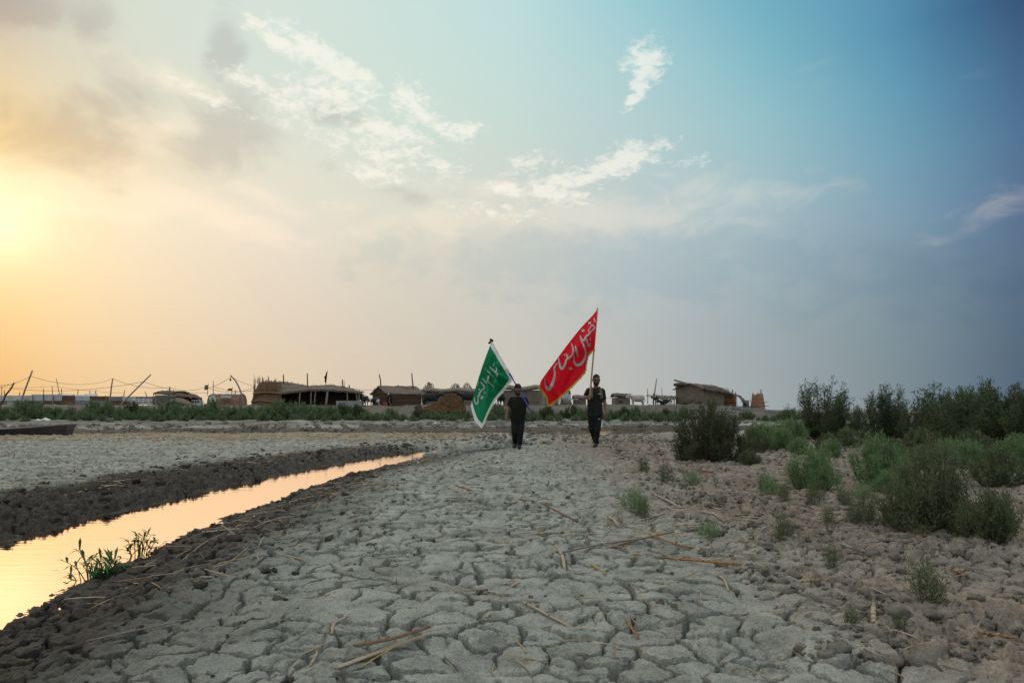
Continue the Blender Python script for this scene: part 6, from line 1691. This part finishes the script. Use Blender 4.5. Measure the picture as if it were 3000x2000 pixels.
grass_tuft('leafy green grass tuft standing in the stream water, the bigger and nearer of two', x + .01, y, 26, .25, .10)
grass_tuft('thin green grass tuft at the stream edge, the smaller and farther of two', -2.58, 4.72, 14, .24, .07)

# ------------------------------------------------------------------ clods, straw and reeds on the mud
def hz_at(xs, ys):
    return ground_eval(np.asarray(xs, float), np.asarray(ys, float))[0]
ib = bmesh.new(); bmesh.ops.create_icosphere(ib, subdivisions=2, radius=1.0)
IV = np.array([v.co[:] for v in ib.verts]); IF = np.array([[v.index for v in f.verts] for f in ib.faces]); ib.free()
clod_shapes = []
for k in range(7):
    d = np.clip(1 + 1.0 * (fbm(IV[:, 0] * 1.9 + k * 9, IV[:, 1] * 1.9 + IV[:, 2] * 2.3, 3, 100 + k)), .45, 1.6) * np.random.default_rng(k).uniform(.72, 1.25, len(IV))
    clod_shapes.append(np.clip(IV * d[:, None], -.9, .9) * np.array([1, .8, .6]))
def scatter_clods(name, label, xs, ys, sizes, mat, seed, sink=.15):
    r = np.random.default_rng(seed); n = len(xs); zz = hz_at(xs, ys)
    VV, FF = [], []; off = 0
    for k in range(7):
        ix = np.where(np.arange(n) % 7 == k)[0]; m = len(ix)
        a = r.uniform(0, 2 * PI, m); ca, sa = np.cos(a), np.sin(a); tl = r.normal(0, .35, m)
        S = clod_shapes[k][None] * sizes[ix][:, None, None]
        S = np.stack([S[:, :, 0], S[:, :, 1] * np.cos(tl)[:, None] - S[:, :, 2] * np.sin(tl)[:, None], S[:, :, 1] * np.sin(tl)[:, None] + S[:, :, 2] * np.cos(tl)[:, None]], -1)
        X = S[:, :, 0] * ca[:, None] - S[:, :, 1] * sa[:, None] + xs[ix][:, None]; Y = S[:, :, 0] * sa[:, None] + S[:, :, 1] * ca[:, None] + ys[ix][:, None]
        Z = S[:, :, 2] + (zz[ix] + sizes[ix] * sink)[:, None]
        V = np.stack([X, Y, Z], -1).reshape(-1, 3); F = (IF[None] + (np.arange(m) * len(IV))[:, None, None]).reshape(-1, 3) + off
        VV.append(V); FF.append(F); off += len(V)
    me = tri_mesh(name, np.concatenate(VV), np.concatenate(FF), M[mat], False)
    o = link(name, me); o['kind'] = 'stuff'; o['label'] = label
    return o
r = np.random.default_rng(77)
n = 8000; ys = 2.4 + 17 * r.random(n) ** 1.25; xs = .75 + .08 * ys + np.abs(r.normal(0, 1, n)) * .33 * ys + .1
kp = xs / ys < .8; xs, ys = xs[kp], ys[kp]
dens = sst(-.35, .35, gnoise(xs * 1.3, ys * 1.3, 71)); kp = r.random(len(xs)) < dens * .9 + .12; xs, ys = xs[kp], ys[kp]
scatter_clods('mud_clods', 'loose grey-brown mud clods strewn over the broken ground at the right', xs, ys, r.gamma(1.1, .0095, len(xs)) + .004 + .0012 * ys, 'clod_dry', 1, -.05)
n = 800; ys = 3.2 + 15 * r.random(n) ** 1.1; xs = np.interp(ys, FE_Y, FE_X) - r.gamma(1.7, .45, n) + .02
scatter_clods('wet_clods', 'dark wet mud clods along the far side of the stream', xs, ys, r.gamma(1.3, .022, n) + .008, 'clod_wet', 2, -.15)
n = 420; ys = 1.9 + 10 * r.random(n) ** 1.2; xs = np.interp(ys, NE_Y, NE_X) + r.gamma(1.5, .3, n) + .02
scatter_clods('wet_clods', 'small dark mud lumps along the near side of the stream', xs, ys, r.gamma(1.4, .010, n) + .004, 'clod_wet', 3, -.1)
n = 230; t = r.random(n); xs = np.interp(t, [0, .35, .7, 1], [-1.72, -1.15, -.55, .2]) + r.normal(0, .16, n); ys = np.interp(t, [0, .35, .7, 1], [14.4, 16.2, 17.4, 18.6]) + r.normal(0, .22, n)
scatter_clods('pale_clods', 'pale blocky mud clods heaped at the head of the stream beside the shorter man', xs, ys, r.gamma(2.2, .03, n) + .02, 'clod_pale', 4, .1)
n = 900; ys = 18.2 + 6.5 * r.random(n); xs = r.uniform(-3.5, 5, n)
scatter_clods('pale_clods', 'pale clods between the men and the channel', xs, ys, r.gamma(2.0, .018, n) + .012, 'clod_dry', 5, .0)
n = 1500; ys = 3.0 + 15 * r.random(n) ** 1.1; xs = r.normal(.1, .42, n) * ys; kp = (np.abs(xs / ys) < .8) & (xs > np.interp(ys, NE_Y, NE_X) + .4); xs, ys = xs[kp], ys[kp]; kp = gnoise(xs * .9, ys * .9, 5) > .02; xs, ys = xs[kp], ys[kp]
scatter_clods('dark_crumbs', 'small dark crumbs of mud scattered over the pale plates', xs, ys, r.gamma(1.5, .004, len(xs)) + .004 + .0014 * ys, 'clod_dry', 6)
n = 900; xs = r.uniform(-26, 16, n); ys = np.interp(xs, CF_X, CF_Y) + .2 + r.gamma(1.4, 2.2, n)
scatter_clods('shore_clods', 'dark lumps of mud strewn along the far shore of the channel', xs, ys, r.gamma(1.8, .035, n) + .02, 'clod_dry', 7)
# clods big enough to tell apart
BIGC = [(2640, 1588, 52, 'dry'), (2700, 1602, 30, 'dry'), (2815, 1612, 56, 'dry'), (2110, 1490, 46, 'dry'), (2075, 1500, 34, 'dry'), (2210, 1560, 40, 'dry'), (1430, 1545, 0, ''), (2940, 1660, 40, 'dry'), (2560, 1570, 36, 'dry'), (2520, 1730, 44, 'dry'), (2480, 1725, 30, 'dry'),
        (2240, 1700, 40, 'dry'), (2330, 1690, 36, 'dry'), (1935, 1790, 34, 'dry'), (2860, 1760, 50, 'dry'), (2060, 1470, 38, 'dry'), (1990, 1530, 34, 'dry'), (2330, 1590, 34, 'dry'), (2640, 1690, 40, 'dry'), (2890, 1850, 44, 'dry'), (430, 1690, 26, 'wet'), (470, 1640, 28, 'wet'), (200, 1560, 40, 'wet'), (120, 1500, 34, 'wet'), (310, 1470, 30, 'wet'), (1495, 1640, 34, 'dry'), (1260, 1600, 30, 'dry')]
for k, (px, py, wpx, mt) in enumerate(BIGC):
    if not wpx: continue
    Y = Yb(py); X = VX(px, Y); s = wpx / FPX * Y / 2; V = clod_shapes[k % 7] * s; a = k * 1.3
    V = np.stack([V[:, 0] * math.cos(a) - V[:, 1] * math.sin(a), V[:, 0] * math.sin(a) + V[:, 1] * math.cos(a), V[:, 2]], -1)
    me = tri_mesh('mud_clod', V, IF, M['clod_' + mt], False)
    link('mud_clod', me, ground, (X, Y, float(hz_at([X], [Y])[0]) + s * .22))
# straw: thin bent stalks lying about
M['straw'] = leaf_mat('dry_straw', [(.26, .19, .12), (.42, .32, .20), (.52, .43, .30), (.36, .22, .11), (.46, .43, .36)], .05)
def straw_field(name, label, xs, ys, ls, ws, seed):
    r = np.random.default_rng(seed); n = len(xs); a = r.uniform(0, 2 * PI, n)
    k = 4; P = []
    bend = r.normal(0, .10, n)
    for j in range(k):
        t = j / (k - 1) - .5
        px = xs + np.cos(a) * ls * t - np.sin(a) * bend * ls * (t * t - .1); py = ys + np.sin(a) * ls * t + np.cos(a) * bend * ls * (t * t - .1)
        P.append([px, py, None])
    z = np.stack([hz_at(p[0], p[1]) for p in P]); zl = np.maximum(z[0] * 1.0, 0 * z[0] - 9)
    # a stalk rests on the high spots: straight line through the two ends raised clear of the middle
    lift = np.maximum(0, np.maximum(z[1] - (z[0] * 2 + z[3]) / 3, z[2] - (z[0] + z[3] * 2) / 3)) * .8
    ze = [z[0] + lift, (z[0] * 2 + z[3]) / 3 + lift, (z[0] + z[3] * 2) / 3 + lift, z[3] + lift]
    sx, sy = -np.sin(a), np.cos(a)
    V = []
    for j in range(k):
        w = ws * (1 if j not in (0, 3) else .6)
        for (u, h) in ((-1, 0), (1, 0), (0, 1.2)):
            V.append(np.stack([P[j][0] + sx * w * u, P[j][1] + sy * w * u, ze[j] + w * (.4 + h) + .002], -1))
    V = np.stack(V, 1)     # n, 12, 3
    q = []
    for j in range(k - 1):
        b = j * 3
        for (c, d) in ((0, 1), (1, 2), (2, 0)): q.append((b + c, b + d, b + 3 + d, b + 3 + c))
    F = (np.array(q)[None] + (np.arange(n) * 12)[:, None, None]).reshape(-1, 4)
    o = link(name, tri_mesh(name, V.reshape(-1, 3), F, M['straw'])); o['kind'] = 'stuff'; o['label'] = label
    return o
r = np.random.default_rng(9)
n = 480; ys = 2.3 + 15 * r.random(n) ** 1.4; xs = r.normal(.25, .30, n) * ys * .9; kp = (xs / ys < .78) & (xs > np.interp(ys, NE_Y, NE_X) + .2)
xs, ys = xs[kp], ys[kp]; straw_field('straw_litter', 'bits of dry straw scattered over the cracked mud', xs, ys, (.03 + .12 * r.random(len(xs)) ** 2) * (1 + ys * .05), .0014 + .0018 * r.random(len(xs)) + ys * .00022, 1)
n = 170; ys = 5.2 + 1.8 * r.normal(0, .35, n); xs = 1.25 + r.normal(0, .45, n) + .1 * (ys - 5)
straw_field('straw_litter', 'tangle of reddish straw on the broken ground right of the middle', xs, ys, .10 + .28 * r.random(n), .002 + .003 * r.random(n), 2)
n = 1500; ys = 19 + 6.2 * r.random(n) ** .8; xs = r.uniform(-17, -1.2, n)
straw_field('straw_litter', 'yellow straw lying on the mud along the near edge of the channel', xs, ys, .12 + .45 * r.random(n), .009 + .012 * r.random(n), 3)
n = 420; ys = 7 + 13 * r.random(n); xs = np.interp(ys, FE_Y, FE_X) - .6 - r.random(n) * (ys * .75 - 2.4).clip(.5)
straw_field('straw_litter', 'dry straw on the mud beyond the stream', xs, ys, .08 + .30 * r.random(n), .004 + .006 * r.random(n), 4)
n = 220; ys = 3.2 + 11 * r.random(n); xs = np.interp(ys, NE_Y, NE_X) + .15 + r.gamma(1.6, .35, n)
straw_field('straw_litter', 'broken reed bits along the near side of the stream', xs, ys, .06 + .22 * r.random(n), .002 + .003 * r.random(n), 5)
# single reed stalks one can pick out
M['st_cream'] = reed_mat('cream_reed_stalk', (.40, .33, .24), (.56, .48, .37), (30, 30, 30), 2)
M['st_orange'] = reed_mat('orange_reed_stalk', (.33, .165, .075), (.46, .26, .125), (30, 30, 30), 2)
M['st_brown'] = reed_mat('brown_reed_stalk', (.16, .095, .055), (.28, .18, .11), (30, 30, 30), 2)
M['st_grey'] = reed_mat('grey_reed_stalk', (.22, .20, .175), (.34, .31, .28), (30, 30, 30), 2)
M['st_yellow'] = reed_mat('yellow_reed_stalk', (.42, .30, .11), (.55, .42, .18), (30, 30, 30), 2)
def stalk(label, pts, wpx, mat, lift=.008, node=True, flat=.7):
    P = []
    for (px, py) in pts:
        Y = Yb(py); P.append(Vector((VX(px, Y), Y, 0)))
    c = cat_rom(P, 5) if len(P) > 2 else [P[0].lerp(P[1], t) for t in np.linspace(0, 1, 6)]
    z = hz_at([p.x for p in c], [p.y for p in c]); k = np.polyfit(range(len(z)), z, 1); base = np.polyval(k, range(len(z)))
    up = max(0, float(np.quantile(z - base, .85)))
    Yc = sum(p.y for p in c) / len(c); rr = wpx / FPX * Yc / 2
    for i, p in enumerate(c): p.z = float(base[i]) + up + rr * flat + lift * .3
    rads = [rr * (1.0 if 0 < i < len(c) - 1 else .8) for i in range(len(c))]
    root = thing('reed_stalk', label, 'reed stalk', c[0], 'reed stalks lying on the mud')
    MB().loft(c, rads, [q * flat for q in rads], n=8).build('stem', M[mat], root, True)
    if node and len(c) > 3:
        for i in sorted({1, len(c) // 2, len(c) - 2}):
            m = MB()
            d = (c[min(i + 1, len(c) - 1)] - c[i - 1]).normalized(); m.loft([c[i] - d * rr * .5, c[i], c[i] + d * rr * .5], [rr * 1.04, rr * 1.22, rr * 1.04], [rr * flat * 1.04, rr * 1.2 * flat, rr * flat * 1.04], n=8)
            m.build('node', M['st_brown'], root, True)
    return root
big = stalk('wide split brown and cream reed leaf, thickest one at the bottom centre', [(985, 2010), (1120, 1950), (1260, 1892)], 20, 'st_cream', .012, False, .35)
bigl = [W(1040, 1962, 2.34), W(1150, 1925, 2.44), W(1258, 1884, 2.58)]
for q in bigl: q.z = float(hz_at([q.x], [q.y])[0]) + .045
MB().loft(cat_rom(bigl, 5), [.012] * 11, [.004] * 11, n=8).build('leaf_blade', M['st_brown'], big, True)
STK = [
 ('thin yellow stem below the wide split reed leaf', [(1055, 2003), (1100, 1978), (1160, 1948)], 5, 'st_yellow'), ('straight pale stick on the cracked plates, bottom centre right', [(1530, 1792), (1610, 1822), (1692, 1850)], 10, 'st_cream'),
 ('long orange-brown stalk right of the centre, with dark joints', [(1948, 1645), (2060, 1662), (2172, 1680)], 10, 'st_orange'), ('long pale stick on the dark mud, lower left', [(252, 1866), (400, 1857), (550, 1848)], 7, 'st_grey'),
 ('long thin grey stem slanting across plates, left of the bottom centre', [(638, 1940), (740, 1885), (862, 1832)], 6, 'st_grey'), ('short curved pale stem, bottom centre left', [(972, 1900), (980, 1868), (1022, 1846)], 9, 'st_cream'),
 ('pale stem lying flat at the bottom edge, left of the split leaf', [(775, 1940), (870, 1950), (965, 1963)], 9, 'st_cream'), ('short pale stem crossing the flat one at the bottom edge', [(932, 1956), (922, 1978), (908, 2002)], 9, 'st_cream'),
 ('tiny orange splinter right of the straight pale stick', [(1833, 1838), (1870, 1876)], 8, 'st_orange'), ('curled cream leaf near the straw tangle', [(1618, 1634), (1646, 1646), (1656, 1676)], 10, 'st_cream'),
 ('short yellow stem below the curled cream leaf', [(1730, 1666), (1776, 1706)], 7, 'st_yellow'), ('brown stalk lying level in mid-field left of the middle', [(1334, 1450), (1428, 1446)], 6, 'st_orange'),
 ('cream stalk in mid-field just right of the brown level one', [(1520, 1474), (1572, 1488)], 6, 'st_cream'), ('thin brown stem slanting in mid-field below the cream stalk', [(1582, 1505), (1692, 1536)], 6, 'st_brown'),
 ('small bent cream leaf beside the middle green sprig', [(1780, 1525), (1798, 1536), (1812, 1556)], 8, 'st_cream'), ('grey-brown stalk right below the middle green sprig', [(1812, 1532), (1948, 1552)], 7, 'st_grey'),
 ('long cream stem right of the middle green sprig', [(1912, 1466), (1950, 1482), (1996, 1504)], 6, 'st_cream'), ('short bright orange stalk below the brown tamarisk', [(2036, 1398), (2088, 1395)], 7, 'st_orange'),
 ('bright orange-yellow stalk on dark ground under the big olive shrub', [(2868, 1602), (2955, 1593)], 13, 'st_yellow'), ('whitish forked stump standing out lower right', [(2558, 1795), (2560, 1846)], 14, 'st_cream'),
 ('grey stick running down from the whitish stump', [(2560, 1846), (2592, 1876)], 9, 'st_grey'), ('bent cream stem standing between clods, lower right of centre', [(2104, 1690), (2122, 1708), (2134, 1744)], 7, 'st_cream'),
 ('orange stick near the lower right corner', [(2862, 1922), (2975, 1936)], 13, 'st_orange'), ('yellow stick among clods right of the long orange stalk', [(2340, 1711), (2402, 1723)], 9, 'st_yellow'),
 ('long dull reed across the straw tangle', [(1650, 1632), (1760, 1612), (1890, 1598)], 9, 'st_grey'), ('pair-like brown reed over the straw tangle, the longer slanted one', [(1760, 1628), (1860, 1606), (1975, 1588)], 7, 'st_brown'),
 ('thin reed crossing the right part of the straw tangle', [(1900, 1592), (1990, 1612), (2050, 1608)], 7, 'st_orange'), ('pale reed fragment at the stream edge', [(592, 1546), (640, 1541), (702, 1535)], 8, 'st_cream'),
 ('short reed crossing the pale fragment at the stream edge', [(650, 1538), (690, 1556)], 8, 'st_grey'), ('long grey reed on the near stream bank', [(742, 1540), (800, 1524), (880, 1518)], 6, 'st_grey'),
 ('thin reed curving over the dark near bank below the grey one', [(520, 1628), (600, 1580), (668, 1562)], 5, 'st_grey'), ('pale stick right of the big clods under the olive shrub', [(2458, 1614), (2500, 1625), (2552, 1634)], 7, 'st_cream'),
 ('slanted grey stick left of the big olive shrub', [(2428, 1556), (2488, 1536)], 6, 'st_grey'), ('orange chip on the dark near bank', [(590, 1692), (628, 1704)], 8, 'st_cream'),
 ('orange stick at the right edge among stems', [(2780, 1690), (2826, 1700)], 9, 'st_orange'), ('pale stem on the near bank in mid-distance', [(1034, 1426), (1155, 1418)], 5, 'st_cream')]
for lb, pts, wpx, mt in STK: stalk(lb, pts, wpx, mt)
